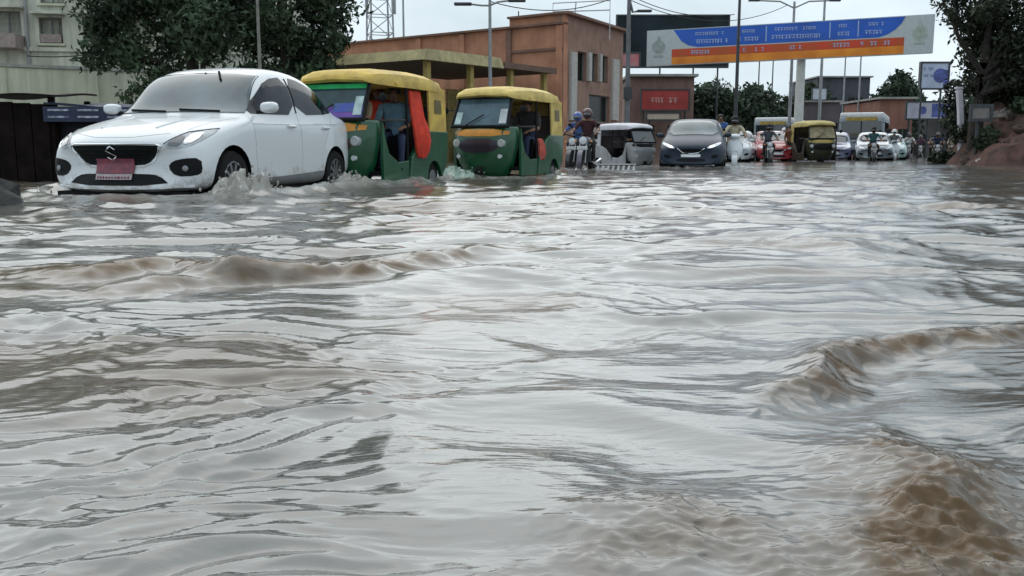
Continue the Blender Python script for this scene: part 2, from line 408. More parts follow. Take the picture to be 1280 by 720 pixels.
# ------------------------------------------------------------------ cars (local frame: nose at x = 0, +x to the tail, -y the driver-side left, z up from the road)
def car_shell(P):
    """lofted closed shell -> evaluated mesh with wheel arches cut out"""
    LN, W = P['L'], P['W'] / 2
    xs = P['xs']
    f = lambda k, x: float(np.interp(x, [a for a, _ in P[k]], [b for _, b in P[k]]))
    secs = []
    for i, x in enumerate(xs):
        w = f('w', x) * W; z0 = f('z0', x); zb = f('zb', x); zc = f('zc', x)
        hh = zc - zb; t = float(sst(.12, .36, hh)); lp = lambda a, b: a + (b - a) * t
        half = [(0, z0), (.6 * w, z0), (.93 * w, z0 + .03), (.985 * w, z0 + .13), (1.0 * w, z0 + .5 * (zb - z0)), (.992 * w, zb - .16), (.97 * w, zb - .06), (.925 * w, zb),
                (lp(.80 * w, .925 * w - .055), zb + lp(.45, .45) * hh), (lp(.62 * w, .925 * w - .165), zb + lp(.75, .84) * hh), (lp(.45 * w, .925 * w - .25), zb + lp(.92, .955) * hh), (lp(.22 * w, .28), zb + .99 * hh), (0, zc)]
        ring = [(y, z) for y, z in half] + [(-y, z) for y, z in half[-2:0:-1]]
        sec = []
        for y, z in ring:
            q = abs(y) / W
            ff = max(0, 1 - x / 1.0) ** 2; fr = max(0, 1 - (LN - x) / .9) ** 2
            X = x + ff * (.30 * q ** 2.4 + P.get('nose', .10) * max(0, (z - .50) / .3) ** 1.6 + .06 * max(0, (.36 - z) / .2) ** 2)
            X -= fr * (.16 * q ** 2.4 + .10 * max(0, (.45 - z) / .25) ** 2)
            tcab = t * (1 - min(1, q / .9) ** 2)
            X -= .16 * tcab * float(sst(2.3, 1.3, x)); X += .10 * tcab * float(sst(LN - 1.5, LN - .6, x))
            sec.append((X, y, z))
        secs.append(sec)
    tmp = MB().loft(secs).build('car_shell', None)
    md = tmp.modifiers.new('s', 'SUBSURF'); md.levels = P.get('sub', 2); md.render_levels = md.levels
    me = eval_mesh(tmp)
    bpy.data.objects.remove(tmp)
    shell = bpy.data.objects.new('t', me); COL.objects.link(shell)
    me.materials.clear(); me.materials.append(P['paint']); me.materials.append(M['black'])
    cuts = []
    for ax in P['axles']:
        for sd in (-1, 1):
            c = MB().lathe((ax, sd * (W - .24), .31), (0, sd, 0), [(P['arch'], 0), (P['arch'], .6)], 28).build('c', M['black'])
            c.data.materials.clear(); c.data.materials.append(P['paint']); c.data.materials.append(M['black'])
            c.data.polygons.foreach_set('material_index', [1] * len(c.data.polygons))
            md = shell.modifiers.new('b', 'BOOLEAN'); md.operation = 'DIFFERENCE'; md.object = c; md.solver = 'EXACT'
            cuts.append(c)
    out = eval_mesh(shell)
    bpy.data.objects.remove(shell)
    for c in cuts: bpy.data.objects.remove(c)
    out.polygons.foreach_set('use_smooth', [True] * len(out.polygons))
    out.set_sharp_from_angle(angle=R(35))
    return out

class Proj:
    """lays panels onto a shell by casting rays at it, so lamps, panes and seams follow its curve"""
    def __init__(s, me):
        bm = bmesh.new(); bm.from_mesh(me); s.t = BVHTree.FromBMesh(bm); bm.free()
    def hit(s, a, b, way):
        if way == 'front': o, d = Vector((-3, a, b)), Vector((1, 0, 0))
        elif way == 'rear': o, d = Vector((9, a, b)), Vector((-1, 0, 0))
        elif way == 'left': o, d = Vector((a, -4, b)), Vector((0, 1, 0))
        elif way == 'right': o, d = Vector((a, 4, b)), Vector((0, -1, 0))
        else: o, d = Vector((a, b, 5)), Vector((0, 0, -1))
        return s.t.ray_cast(o, d)
    def patch(s, poly, way, off=.004, cuts=3, rnd=2, thick=.012):
        for _ in range(rnd):                                        # round the corners (Chaikin)
            q = []
            for i in range(len(poly)):
                a, b = poly[i], poly[(i + 1) % len(poly)]
                q += [(a[0] * .75 + b[0] * .25, a[1] * .75 + b[1] * .25), (a[0] * .25 + b[0] * .75, a[1] * .25 + b[1] * .75)]
            poly = q
        bm = bmesh.new()
        f = bm.faces.new([bm.verts.new((a, b, 0)) for a, b in poly])
        bmesh.ops.triangulate(bm, faces=[f])
        bmesh.ops.subdivide_edges(bm, edges=bm.edges, cuts=cuts, use_grid_fill=True)
        bad = []
        for v in bm.verts:
            p, n, *_ = s.hit(v.co.x, v.co.y, way)
            if p is None: bad.append(v); continue
            v.co = p + n * off
        if bad: bmesh.ops.delete(bm, geom=bad, context='VERTS')
        be = [e for e in bm.edges if e.is_boundary]
        r = bmesh.ops.extrude_edge_only(bm, edges=be)
        ctr = sum((v.co for v in bm.verts), Vector()) / max(1, len(bm.verts))
        dirn = {'front': Vector((1, 0, 0)), 'rear': Vector((-1, 0, 0)), 'left': Vector((0, 1, 0)), 'right': Vector((0, -1, 0)), 'top': Vector((0, 0, -1))}[way]
        for v in [g for g in r['geom'] if isinstance(g, bmesh.types.BMVert)]: v.co += dirn * thick
        bmesh.ops.recalc_face_normals(bm, faces=bm.faces)
        me = bpy.data.meshes.new('p'); bm.to_mesh(me); bm.free()
        me.polygons.foreach_set('use_smooth', [True] * len(me.polygons))
        me.set_sharp_from_angle(angle=R(50))
        return me
    def seam(s, pts, way, width=.009, off=.0015):
        P_ = []
        for i in range(len(pts) - 1):
            n = max(2, int(math.dist(pts[i], pts[i + 1]) / .04))
            P_ += [(pts[i][0] + (pts[i + 1][0] - pts[i][0]) * k / n, pts[i][1] + (pts[i + 1][1] - pts[i][1]) * k / n) for k in range(n)]
        P_.append(pts[-1])
        mb = MB(); path = []
        for a, b in P_:
            p, n, *_ = s.hit(a, b, way)
            if p is not None: path.append(p + n * off)
        if len(path) > 1: mb.tube(path, width / 2, 5)
        return mb

def wheel(parent, x, y, r, w, rim, spokes=7):
    t = MB(); sd = 1 if y > 0 else -1
    t.lathe((x, y - sd * w, r), (0, sd, 0), [(r * .62, 0), (r * .93, 0), (r, w * .2), (r, w * .8), (r * .94, w * .98), (r * .66, w)], 26, caps=False)
    ty = t.build('wheel', M['rubber'], parent, smooth=True)
    k = MB(); k.lathe((x, y - sd * w * .5, r), (0, sd, 0), [(r * .64, 0), (r * .66, w * .46), (r * .60, w * .47), (r * .58, w * .2), (.03, w * .2)], 24)
    for i in range(spokes):
        a = 2 * math.pi * i / spokes
        k.box((x + math.cos(a) * r * .33, y - sd * w * .14, r + math.sin(a) * r * .33), (r * .56, w * .16, r * .13), ry=-a)
    k.lathe((x, y - sd * w * .25, r), (0, sd, 0), [(r * .14, 0), (r * .14, w * .22)], 12)
    k.build('rim', rim, ty, smooth=True)
    return ty

def add(parent, name, me, m): return link(name, me, m, parent)

SEDAN = dict(L=3.99, W=1.735, axles=(.80, 3.25), arch=.345, nose=.09,
    xs=[0, .03, .10, .22, .40, .62, .85, 1.02, 1.16, 1.34, 1.56, 1.80, 2.10, 2.45, 2.80, 3.10, 3.36, 3.56, 3.72, 3.86, 3.95, 3.99],
    w=[(0, .80), (.03, .90), (.10, .955), (.4, .985), (.8, 1.0), (2, 1.0), (3.2, 1.0), (3.7, .97), (3.95, .92), (3.99, .85)],
    z0=[(0, .24), (.10, .20), (.6, .19), (3.4, .19), (3.8, .24), (3.99, .32)],
    zb=[(0, .60), (.10, .67), (.3, .745), (.6, .82), (1.0, .895), (1.4, .935), (2.4, .965), (3.3, 1.0), (3.7, 1.0), (3.95, .95), (3.99, .85)],
    zc=[(0, .64), (.03, .70), (.10, .755), (.22, .805), (.40, .845), (.62, .89), (.85, .93), (1.02, .955), (1.16, 1.015), (1.34, 1.15), (1.56, 1.32), (1.80, 1.475), (2.10, 1.54), (2.45, 1.545), (2.80, 1.505), (3.10, 1.41), (3.36, 1.26), (3.56, 1.12), (3.72, 1.07), (3.86, 1.055), (3.95, 1.0), (3.99, .88)])
HATCH = dict(L=3.95, W=1.745, axles=(.80, 3.30), arch=.345, nose=.10, sub=1,
    xs=[0, .04, .12, .3, .6, .9, 1.08, 1.3, 1.6, 1.9, 2.3, 2.8, 3.3, 3.6, 3.82, 3.92, 3.95],
    w=[(0, .78), (.04, .90), (.12, .955), (.5, .99), (2, 1.0), (3.2, 1.0), (3.7, .96), (3.95, .88)],
    z0=[(0, .24), (.12, .20), (3.4, .2), (3.95, .3)],
    zb=[(0, .60), (.12, .68), (.4, .80), (1.0, .93), (1.5, .97), (2.8, 1.02), (3.6, 1.03), (3.9, .95), (3.95, .85)],
    zc=[(0, .66), (.04, .73), (.12, .79), (.3, .87), (.6, .945), (.9, .995), (1.08, 1.04), (1.3, 1.16), (1.6, 1.34), (1.9, 1.46), (2.3, 1.505), (2.8, 1.48), (3.3, 1.40), (3.6, 1.28), (3.82, 1.08), (3.92, .95), (3.95, .88)])
SHELLS = {}

def small_car(kind, loc, th, paint, label, group=None, cat='car', glassm=None, lit=False, name='parked_car', detail=1):
    """hatchback / sedan for the traffic further back, with the parts its size lets one see"""
    key = kind
    if key not in SHELLS:
        P = dict(HATCH if kind == 'hatch' else SEDAN); P['paint'] = paint; P['sub'] = 1
        me = car_shell(P); SHELLS[key] = (me, Proj(me), P)
    me, pj, P = SHELLS[key]
    e = empty(name, loc, math.pi / 2 - th, label, cat, group)
    b = me.copy(); add(e, 'body', b, [paint, M['black']])
    g = glassm or M['glass']
    add(e, 'windshield', pj.patch([(-.70, 1.01), (0, 1.03), (.70, 1.01), (.57, 1.40), (0, 1.43), (-.57, 1.40)], 'front', off=.01, cuts=5, rnd=1), g)
    for way in ('left', 'right'):
        add(e, 'side_window', pj.patch([(1.45, 1.0), (2.35, 1.03), (2.35, 1.38), (1.95, 1.36)], way, cuts=3, rnd=1), M['glass'])
        add(e, 'side_window', pj.patch([(2.41, 1.03), (3.15, 1.06), (2.95, 1.30), (2.41, 1.38)], way, cuts=3, rnd=1), M['glass'])
    for s in (-1, 1):
        hl = add(e, 'headlight', pj.patch([(s * .38, .66), (s * .50, .645), (s * .74, .74), (s * .80, .83), (s * .62, .78)], 'front', cuts=2), M['lens'])
        if lit: add(hl, 'bulb', pj.patch([(s * .46, .665), (s * .60, .69), (s * .62, .74), (s * .48, .71)], 'front', off=.012, cuts=1), M['lenslit'])
        add(e, 'fog_lamp_recess', pj.patch([(s * .52, .38), (s * .70, .40), (s * .72, .50), (s * .54, .47)], 'front', cuts=1), M['black'])
        m = MB().ball((1.45, s * .93, 1.02), (.06, .10, .07)); m.box((1.47, s * .85, .99), (.05, .12, .04)); m.build('mirror', paint, e, smooth=True)
    gr = add(e, 'grille', pj.patch([(-.36, .64), (.36, .64), (.26, .52), (-.26, .52)], 'front', cuts=2), M['black'])
    gl = pj.seam([(-.36, .66), (-.2, .54), (0, .52), (.2, .54), (.36, .66)], 'front', .03, .01); gl.build('grille_trim', M['chrome'], gr, smooth=True)
    add(e, 'air_intake', pj.patch([(-.42, .30), (.42, .30), (.36, .39), (-.36, .39)], 'front', cuts=1), M['black'])
    pl = pj.patch([(-.25, .42), (.25, .42), (.25, .50), (-.25, .50)], 'front', off=.02, cuts=1, rnd=0); add(e, 'number_plate', pl, M['white'])
    for ax in P['axles']:
        for s in (-1, 1): wheel(e, ax, s * .855, .30, .19, M['alloy'], 6)
    return e

def muddy(m):
    """dried and wet mud thrown up over the lower body: thick at the sills, specks higher up"""
    nt = m.node_tree; b = nt.nodes['Principled BSDF']; N = nt.nodes.new; K = nt.links.new
    src = b.inputs['Base Color'].links[0].from_socket
    t = N('ShaderNodeTexCoord'); sp = N('ShaderNodeSeparateXYZ'); K(t.outputs['Object'], sp.inputs[0])
    n = N('ShaderNodeTexNoise'); n.inputs['Scale'].default_value = 9; n.inputs['Detail'].default_value = 8; n.inputs['Roughness'].default_value = .7; K(t.outputs['Object'], n.inputs['Vector'])
    g = N('ShaderNodeMapRange'); g.inputs['From Min'].default_value = .20; g.inputs['From Max'].default_value = .62; g.inputs['To Min'].default_value = .42; g.inputs['To Max'].default_value = .72; K(sp.outputs['Z'], g.inputs['Value'])
    d = N('ShaderNodeMath'); d.operation = 'SUBTRACT'; K(n.outputs[0], d.inputs[0]); K(g.outputs[0], d.inputs[1])
    k = N('ShaderNodeMapRange'); k.inputs['From Min'].default_value = -.02; k.inputs['From Max'].default_value = .12; k.inputs['To Max'].default_value = .55; K(d.outputs[0], k.inputs['Value'])
    x = N('ShaderNodeMix'); x.data_type = 'RGBA'; K(k.outputs[0], x.inputs['Factor']); K(src, x.inputs['A']); x.inputs['B'].default_value = (.20, .15, .10, 1)
    K(x.outputs['Result'], b.inputs['Base Color'])

def hero_sedan():
    X, Y, th = CAR
    e = empty('sedan', (X, Y, ROAD_Z), math.pi / 2 - th, 'white compact sedan with a red number plate driving through the flood', 'car')
    paint = mat('white_car_paint', (0.68, 0.70, 0.71), 0.3, var=.03, scale=1.2, coat=.5)
    muddy(paint)
    P = dict(SEDAN); P['paint'] = paint
    me = car_shell(P); pj = Proj(me)
    body = add(e, 'body', me, None)
    fog = mat('misted_windshield', (0.10, 0.132, 0.145), 0.08, var=.45, scale=1.6, spec=.7)
    dk = mat('side_glass', (0.016, 0.020, 0.026), 0.06, var=.6, scale=3, spec=.22)
    # glass
    ws = add(e, 'windshield', pj.patch([(-.72, .985), (0, .995), (.72, .985), (.592, 1.40), (.4, 1.42), (0, 1.43), (-.4, 1.42), (-.592, 1.40)], 'front', off=.010, cuts=12, rnd=0), fog)
    rim_ = pj.seam([(-.72, .99), (-.604, 1.405), (0, 1.435), (.604, 1.405), (.72, .99)], 'front', .010, .001); rim_.build('windshield_seal', M['black'], e, smooth=True)
    for s in (-1, 1):
        w_ = pj.seam([(s * .30 - .22, .99), (s * .30, 1.0), (s * .30 + .24, 1.012)], 'front', .022, .018); w_.build('wiper', M['black'], e)
    mr = MB().ball((1.62, -.06, 1.36), (.03, .11, .035)); mr.tube([(1.62, -.06, 1.36), (1.66, -.06, 1.44)], .012); mr.build('rear_view_mirror', M['black'], e, smooth=True)
    st = MB().tube([(1.50, -.33, 1.35), (1.56, -.28, 1.44)], .014); st.build('toll_sticker', M['black'], e)
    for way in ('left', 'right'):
        add(e, 'side_window', pj.patch([(1.26, .985), (1.52, 1.16), (1.86, 1.375), (2.28, 1.43), (2.28, 1.0), (1.6, .985)], way, off=.005, cuts=6, rnd=1), dk)
        add(e, 'side_window', pj.patch([(2.33, 1.0), (2.33, 1.43), (2.72, 1.405), (3.10, 1.28), (3.34, 1.11), (3.28, 1.045)], way, off=.005, cuts=6, rnd=1), dk)
        pj.seam([(2.31, 1.02), (2.31, 1.41)], way, .03, -.005).build('door_pillar', M['black'], e)
        # door seams, handles, painted sill shade
        for pts in ([(1.28, .30), (1.24, .60), (1.26, .95)], [(2.31, .28), (2.31, 1.0)], [(2.88, .62), (3.02, .80), (3.26, 1.02)], [(1.28, .30), (2.86, .28)]):
            pj.seam(pts, way, .007, -.001).build('door_seam', mat('seam_dark', (.34, .35, .36), .7, var=0), e)
        pj.seam([(1.24, .88), (2.3, .895), (3.3, .925)], way, .012, .001).build('shoulder_crease', paint, e, smooth=True)
        for hx in (2.08, 2.96):
            pj.seam([(hx - .09, .865), (hx + .09, .868)], way, .03, .016).build('door_handle', paint, e, smooth=True)
        add(e, 'sill_shade', pj.patch([(1.17, .205), (2.89, .205), (2.89, .36), (2.0, .325), (1.17, .30)], way, off=.004, cuts=4, rnd=0), mat('sill_shade_grey', (.22, .225, .23), .55, var=.15))  # grey patch paints the shade where the lower door curves under
        add(e, 'tail_light', pj.patch([(3.74, .80), (3.88, .82), (3.90, .93), (3.70, .96)], way, off=.004, cuts=2, rnd=1), mat('tail_lens', (.20, .05, .05), .15, var=.3, coat=1))
    add(e, 'rear_window', pj.patch([(-.50, 1.14), (.50, 1.14), (.44, 1.36), (-.44, 1.36)], 'rear'), dk)
    # nose
    chrome = M['chrome']
    gr = add(e, 'grille', pj.patch([(-.47, .640), (-.43, .650), (.43, .650), (.47, .640), (.38, .50), (.27, .455), (-.27, .455), (-.38, .50)], 'front', off=.004, cuts=4, rnd=1), mat('grille_mesh', (.008, .011, .011), .6, var=.5, scale=60, spec=.12))
    pj.seam([(0, .66), (-.43, .66), (-.49, .64), (-.39, .495), (-.28, .443), (0, .44), (.28, .443), (.39, .495), (.49, .64), (.43, .66), (0, .66)], 'front', .013, .003).build('grille_surround', chrome, gr, smooth=True)
    for z in (.615, .58, .545, .51):
        k = .42 - (.64 - z) * .85
        pj.seam([(-k, z), (0, z - .004), (k, z)], 'front', .010, .008).build('grille_bar', M['black'], gr, smooth=True)
    zs = .578
    pj.seam([(-.05, zs + .034), (-.004, zs + .062), (.05, zs + .026), (-.05, zs - .026), (.004, zs - .062), (.05, zs - .034)], 'front', .013, .016).build('emblem', chrome, gr, smooth=True)
    pl = add(e, 'number_plate', pj.patch([(-.20, .375), (.20, .375), (.20, .535), (-.20, .535)], 'front', off=.022, cuts=3, rnd=0), mat('plate_maroon', (.20, .045, .065), .5, var=.35, scale=14, var2=(.13, .04, .06)))
    ps = add(pl, 'plate_strip', pj.patch([(-.19, .318), (.19, .318), (.19, .372), (-.19, .372)], 'front', off=.024, cuts=2, rnd=0), mat('plate_white', (.42, .36, .37), .5, var=.2, scale=20))
    mk = MB()
    for i in range(11):
        yy = -.165 + i * .033; p, n, *_ = pj.hit(yy, .345, 'front')
        mk.box((p.x - .028, yy, .345), (.006, .012 + .010 * random.random(), .012 + .016 * random.random()))
    mk.build('plate_marks', mat('plate_ink', (.22, .05, .07), .6, var=0), pl)
    for s in (-1, 1):
        hl = add(e, 'headlight', pj.patch([(s * .505, .655), (s * .55, .618), (s * .66, .615), (s * .755, .66), (s * .795, .73), (s * .80, .80), (s * .74, .805), (s * .62, .77)], 'front', off=.005, cuts=4, rnd=1), mat('headlamp_glass', (.36, .39, .41), .08, var=.35, scale=9, coat=1))
        add(hl, 'lamp_bezel', pj.patch([(s * .53, .65), (s * .58, .635), (s * .65, .64), (s * .645, .735), (s * .60, .73)], 'front', off=.011, cuts=2), mat('lamp_dark', (.10, .105, .11), .2, var=0, coat=1))
        add(hl, 'lamp_bowl', pj.patch([(s * .655, .65), (s * .71, .66), (s * .75, .71), (s * .74, .775), (s * .67, .75)], 'front', off=.012, cuts=2), chrome)
        pj.seam([(s * .51, .66), (s * .63, .77), (s * .79, .81)], 'front', .012, .006).build('lamp_edge', mat('lamp_dark'), hl)
        fr = add(e, 'fog_lamp_recess', pj.patch([(s * .525, .44), (s * .57, .50), (s * .68, .525), (s * .80, .53), (s * .81, .40), (s * .77, .36), (s * .60, .355)], 'front', off=.004, cuts=3, rnd=1), M['black'])
        p, n, *_ = pj.hit(s * .69, .43, 'front')
        MB().lathe(p + n * .004, n, [(.026, 0), (.028, .010), (.018, .014)], 16).build('fog_lamp', M['alloy'], fr, smooth=True)
        secs = [[(1.31 + dx + .02 * abs(q), s * (.945 + q * .105 * k_), 1.05 + w_ * .062 * k_) for q, w_ in ((-1, -.55), (-.7, -1), (.6, -1), (1, -.5), (1, .5), (.6, 1), (-.7, .9), (-1, .5))] for dx, k_ in ((0, .55), (.03, .9), (.07, 1.0), (.12, .96))]
        m = MB().loft(secs); mo = m.build('wing_mirror', paint, e, smooth=True); mo.modifiers.new('s', 'SUBSURF').render_levels = 1
        m = MB().tube([(1.40, s * .80, 1.0), (1.40, s * .90, 1.01)], .022, 8); m.build('mirror_stalk', M['black'], e)
    add(e, 'air_intake', pj.patch([(-.56, .268), (.56, .268), (.44, .365), (.30, .38), (-.30, .38), (-.44, .365)], 'front', off=.004, cuts=4, rnd=1), M['black'])
    pj.seam([(-.74, .27), (-.4, .245), (0, .24), (.4, .245), (.74, .27)], 'front', .03, .012).build('bumper_lip', paint, e, smooth=True)
    ud = MB().box((.42, 0, .16), (.5, 1.42, .10)); ud.box((2.0, 0, .185), (3.0, 1.40, .06)); ud.build('underbody', M['black'], e)
    for pts in ([(-.50, .76), (-.2, .722), (.2, .722), (.50, .76)],):
        pj.seam(pts, 'front', .007, -.001).build('bonnet_seam', mat('seam_dark'), e)
    for s in (-1, 1):
        pj.seam([(.42, s * .60), (.8, s * .66), (1.15, s * .74)], 'top', .006, -.001).build('bonnet_seam', mat('seam_dark'), e)
        pj.seam([(.35, s * .30), (.7, s * .36), (1.05, s * .44)], 'top', .02, .002).build('bonnet_crease', paint, e, smooth=True)
    MB().tube([(2.95, .0, 1.42), (3.10, .0, 1.62)], [.012, .005], 6).build('antenna', M['black'], e)
    for ax in P['axles']:
        for s in (-1, 1): wheel(e, ax, s * .858, .30, .19, M['alloy'], 10)
    return e
hero_sedan()

# ------------------------------------------------------------------ people (face along local -x)
POSES = {
 'sit': dict(pelvis=(0, 0, .10), spine=(.03, 0, .30), chest=(.01, 0, .47), neck=(-.01, 0, .60), head=(-.03, 0, .71), top=(-.02, 0, .82), hip=(-.02, .10, .08), knee=(-.42, .15, .11), ankle=(-.44, .14, -.30), toe=(-.62, .15, -.34), sh=(.01, .19, .53), elb=(-.10, .25, .29), wr=(-.33, .18, .25)),
 'drive': dict(pelvis=(0, 0, .10), spine=(.02, 0, .30), chest=(-.02, 0, .47), neck=(-.05, 0, .60), head=(-.08, 0, .71), top=(-.07, 0, .82), hip=(-.02, .10, .08), knee=(-.40, .17, .10), ankle=(-.38, .15, -.26), toe=(-.56, .16, -.31), sh=(-.02, .19, .53), elb=(-.22, .27, .33), wr=(-.45, .26, .36)),
 'ride': dict(pelvis=(0, 0, .10), spine=(.00, 0, .30), chest=(-.06, 0, .46), neck=(-.10, 0, .58), head=(-.14, 0, .69), top=(-.13, 0, .80), hip=(-.02, .11, .08), knee=(-.36, .20, .02), ankle=(-.10, .17, -.38), toe=(-.30, .18, -.42), sh=(-.06, .19, .52), elb=(-.26, .31, .34), wr=(-.50, .30, .28)),
 'stand': dict(pelvis=(0, 0, .94), spine=(.01, 0, 1.14), chest=(0, 0, 1.32), neck=(-.01, 0, 1.46), head=(-.03, 0, 1.57), top=(-.02, 0, 1.68), hip=(0, .10, .90), knee=(-.03, .11, .49), ankle=(.02, .11, .08), toe=(-.16, .13, .03), sh=(0, .19, 1.39), elb=(.04, .25, 1.11), wr=(-.10, .24, .90)),
}
BODY = {}
def body_mesh(pose):
    if pose in BODY: return BODY[pose]
    p = POSES[pose]; V = []; E_ = []; RR = []; part = []
    def v(c, r): V.append(tuple(c)); RR.append(r); return len(V) - 1
    def e(a, b, k): E_.append((a, b)); part.append(k)
    a = v(p['pelvis'], (.150, .115)); s = v(p['spine'], (.135, .105)); c = v(p['chest'], (.155, .115)); n = v(p['neck'], (.058, .058))
    h = v(p['head'], (.085, .095)); t = v(p['top'], (.065, .075))
    e(a, s, 'shirt'); e(s, c, 'shirt'); e(c, n, 'shirt'); e(n, h, 'head'); e(h, t, 'head')
    ns = v((p['head'][0] - .115, 0, p['head'][2] - .005), (.016, .016)); e(h, ns, 'head')
    for sd in (-1, 1):
        g = lambda k: (p[k][0], p[k][1] * sd, p[k][2])
        i0 = v(g('sh'), (.075, .070)); i1 = v(g('elb'), (.047, .047)); i2 = v(g('wr'), (.031, .031)); e(c, i0, 'shirt'); e(i0, i1, 'sleeve'); e(i1, i2, 'skin')
        d = (Vector(g('wr')) - Vector(g('elb'))).normalized()
        pm = v(Vector(g('wr')) + d * .07, (.040, .022)); e(i2, pm, 'skin')
        side = Vector((0, 0, 1)).cross(d); side = side.normalized() if side.length > .1 else Vector((1, 0, 0))
        for q in range(4):                                    # four fingers, unequal and curled
            f0 = Vector(V[pm]) + side * (.030 - .020 * q) + d * .030
            ln = (.075, .085, .080, .062)[q]
            k0 = v(f0, (.010, .010)); k1 = v(f0 + d * ln * .5 + Vector((0, 0, -.008)), (.009, .009)); k2 = v(f0 + d * ln * .75 + Vector((0, 0, -.035)), (.008, .008))
            e(pm, k0, 'skin'); e(k0, k1, 'skin'); e(k1, k2, 'skin')
        t0 = v(Vector(g('wr')) + d * .045 + side * -.045 * sd, (.011, .011)); t1 = v(Vector(V[t0]) + d * .04 + Vector((0, 0, -.01)), (.009, .009)); e(i2, t0, 'skin'); e(t0, t1, 'skin')
        j0 = v(g('hip'), (.100, .095)); j1 = v(g('knee'), (.062, .062)); j2 = v(g('ankle'), (.043, .043)); j3 = v(g('toe'), (.040, .030))
        e(a, j0, 'trouser'); e(j0, j1, 'trouser'); e(j1, j2, 'trouser'); e(j2, j3, 'shoe')
    me = bpy.data.meshes.new('b'); me.from_pydata(V, E_, [])
    o = bpy.data.objects.new('b', me); COL.objects.link(o)
    o.modifiers.new('skin', 'SKIN')
    for i, r in enumerate(RR): me.skin_vertices[0].data[i].radius = r
    me.skin_vertices[0].data[0].use_root = True
    sb = o.modifiers.new('s', 'SUBSURF'); sb.levels = 1; sb.render_levels = 1
    out = eval_mesh(o); bpy.data.objects.remove(o)
    out.polygons.foreach_set('use_smooth', [True] * len(out.polygons))
    idx = {'head': 0, 'skin': 0, 'shirt': 1, 'sleeve': 1, 'trouser': 2, 'shoe': 3}
    seg = [(Vector(V[x]), Vector(V[y]), idx[k]) for (x, y), k in zip(E_, part)]
    for f in out.polygons:
        cc = f.center; best = 9; bi = 0
        for x, y, k in seg:
            d = y - x; u = max(0, min(1, (cc - x).dot(d) / d.length_squared)); q = (cc - x - d * u).length
            if q < best: best, bi = q, k
        f.material_index = bi
    BODY[pose] = out
    return out

def cloth(key, c): return mat('cloth_' + key, c, .85, var=.22, scale=9, bump=.2)

def person(loc, rz, pose, shirt, trouser, label, helmet=None, group=None, skinm=None):
    e = empty('person', loc, rz, label, 'person', group)
    b = link('body', body_mesh(pose).copy(), [skinm or M['skin'], shirt, trouser, M['black']], e)
    hd = POSES[pose]['head']
    if helmet:
        hm = MB().ball((hd[0] + .01, 0, hd[2] + .045), (.145, .125, .140), 14, 9).build('helmet', helmet, e, smooth=True)
        MB().ball((hd[0] - .055, 0, hd[2] + .02), (.095, .105, .060), 12, 8).build('visor', M['glass'], hm, smooth=True)
    else:
        MB().ball((hd[0] + .025, 0, hd[2] + .065), (.105, .096, .080), 12, 8, jit=.06).build('hair', M['hair'], e, smooth=True)
        for s in (-1, 1):
            MB().ball((hd[0] - .088, s * .034, hd[2] + .018), .011, 6, 4).build('eye', M['hair'], e)
            MB().ball((hd[0] + .0, s * .092, hd[2] + .0), (.018, .010, .028), 6, 5).build('ear', M['skin'], e)
    return e

def put(vehicle, lx, ly):
    """world x, y of a spot given in a vehicle's own frame"""
    a = vehicle.rotation_euler.z
    return vehicle.location.x + lx * math.cos(a) - ly * math.sin(a), vehicle.location.y + lx * math.sin(a) + ly * math.cos(a)

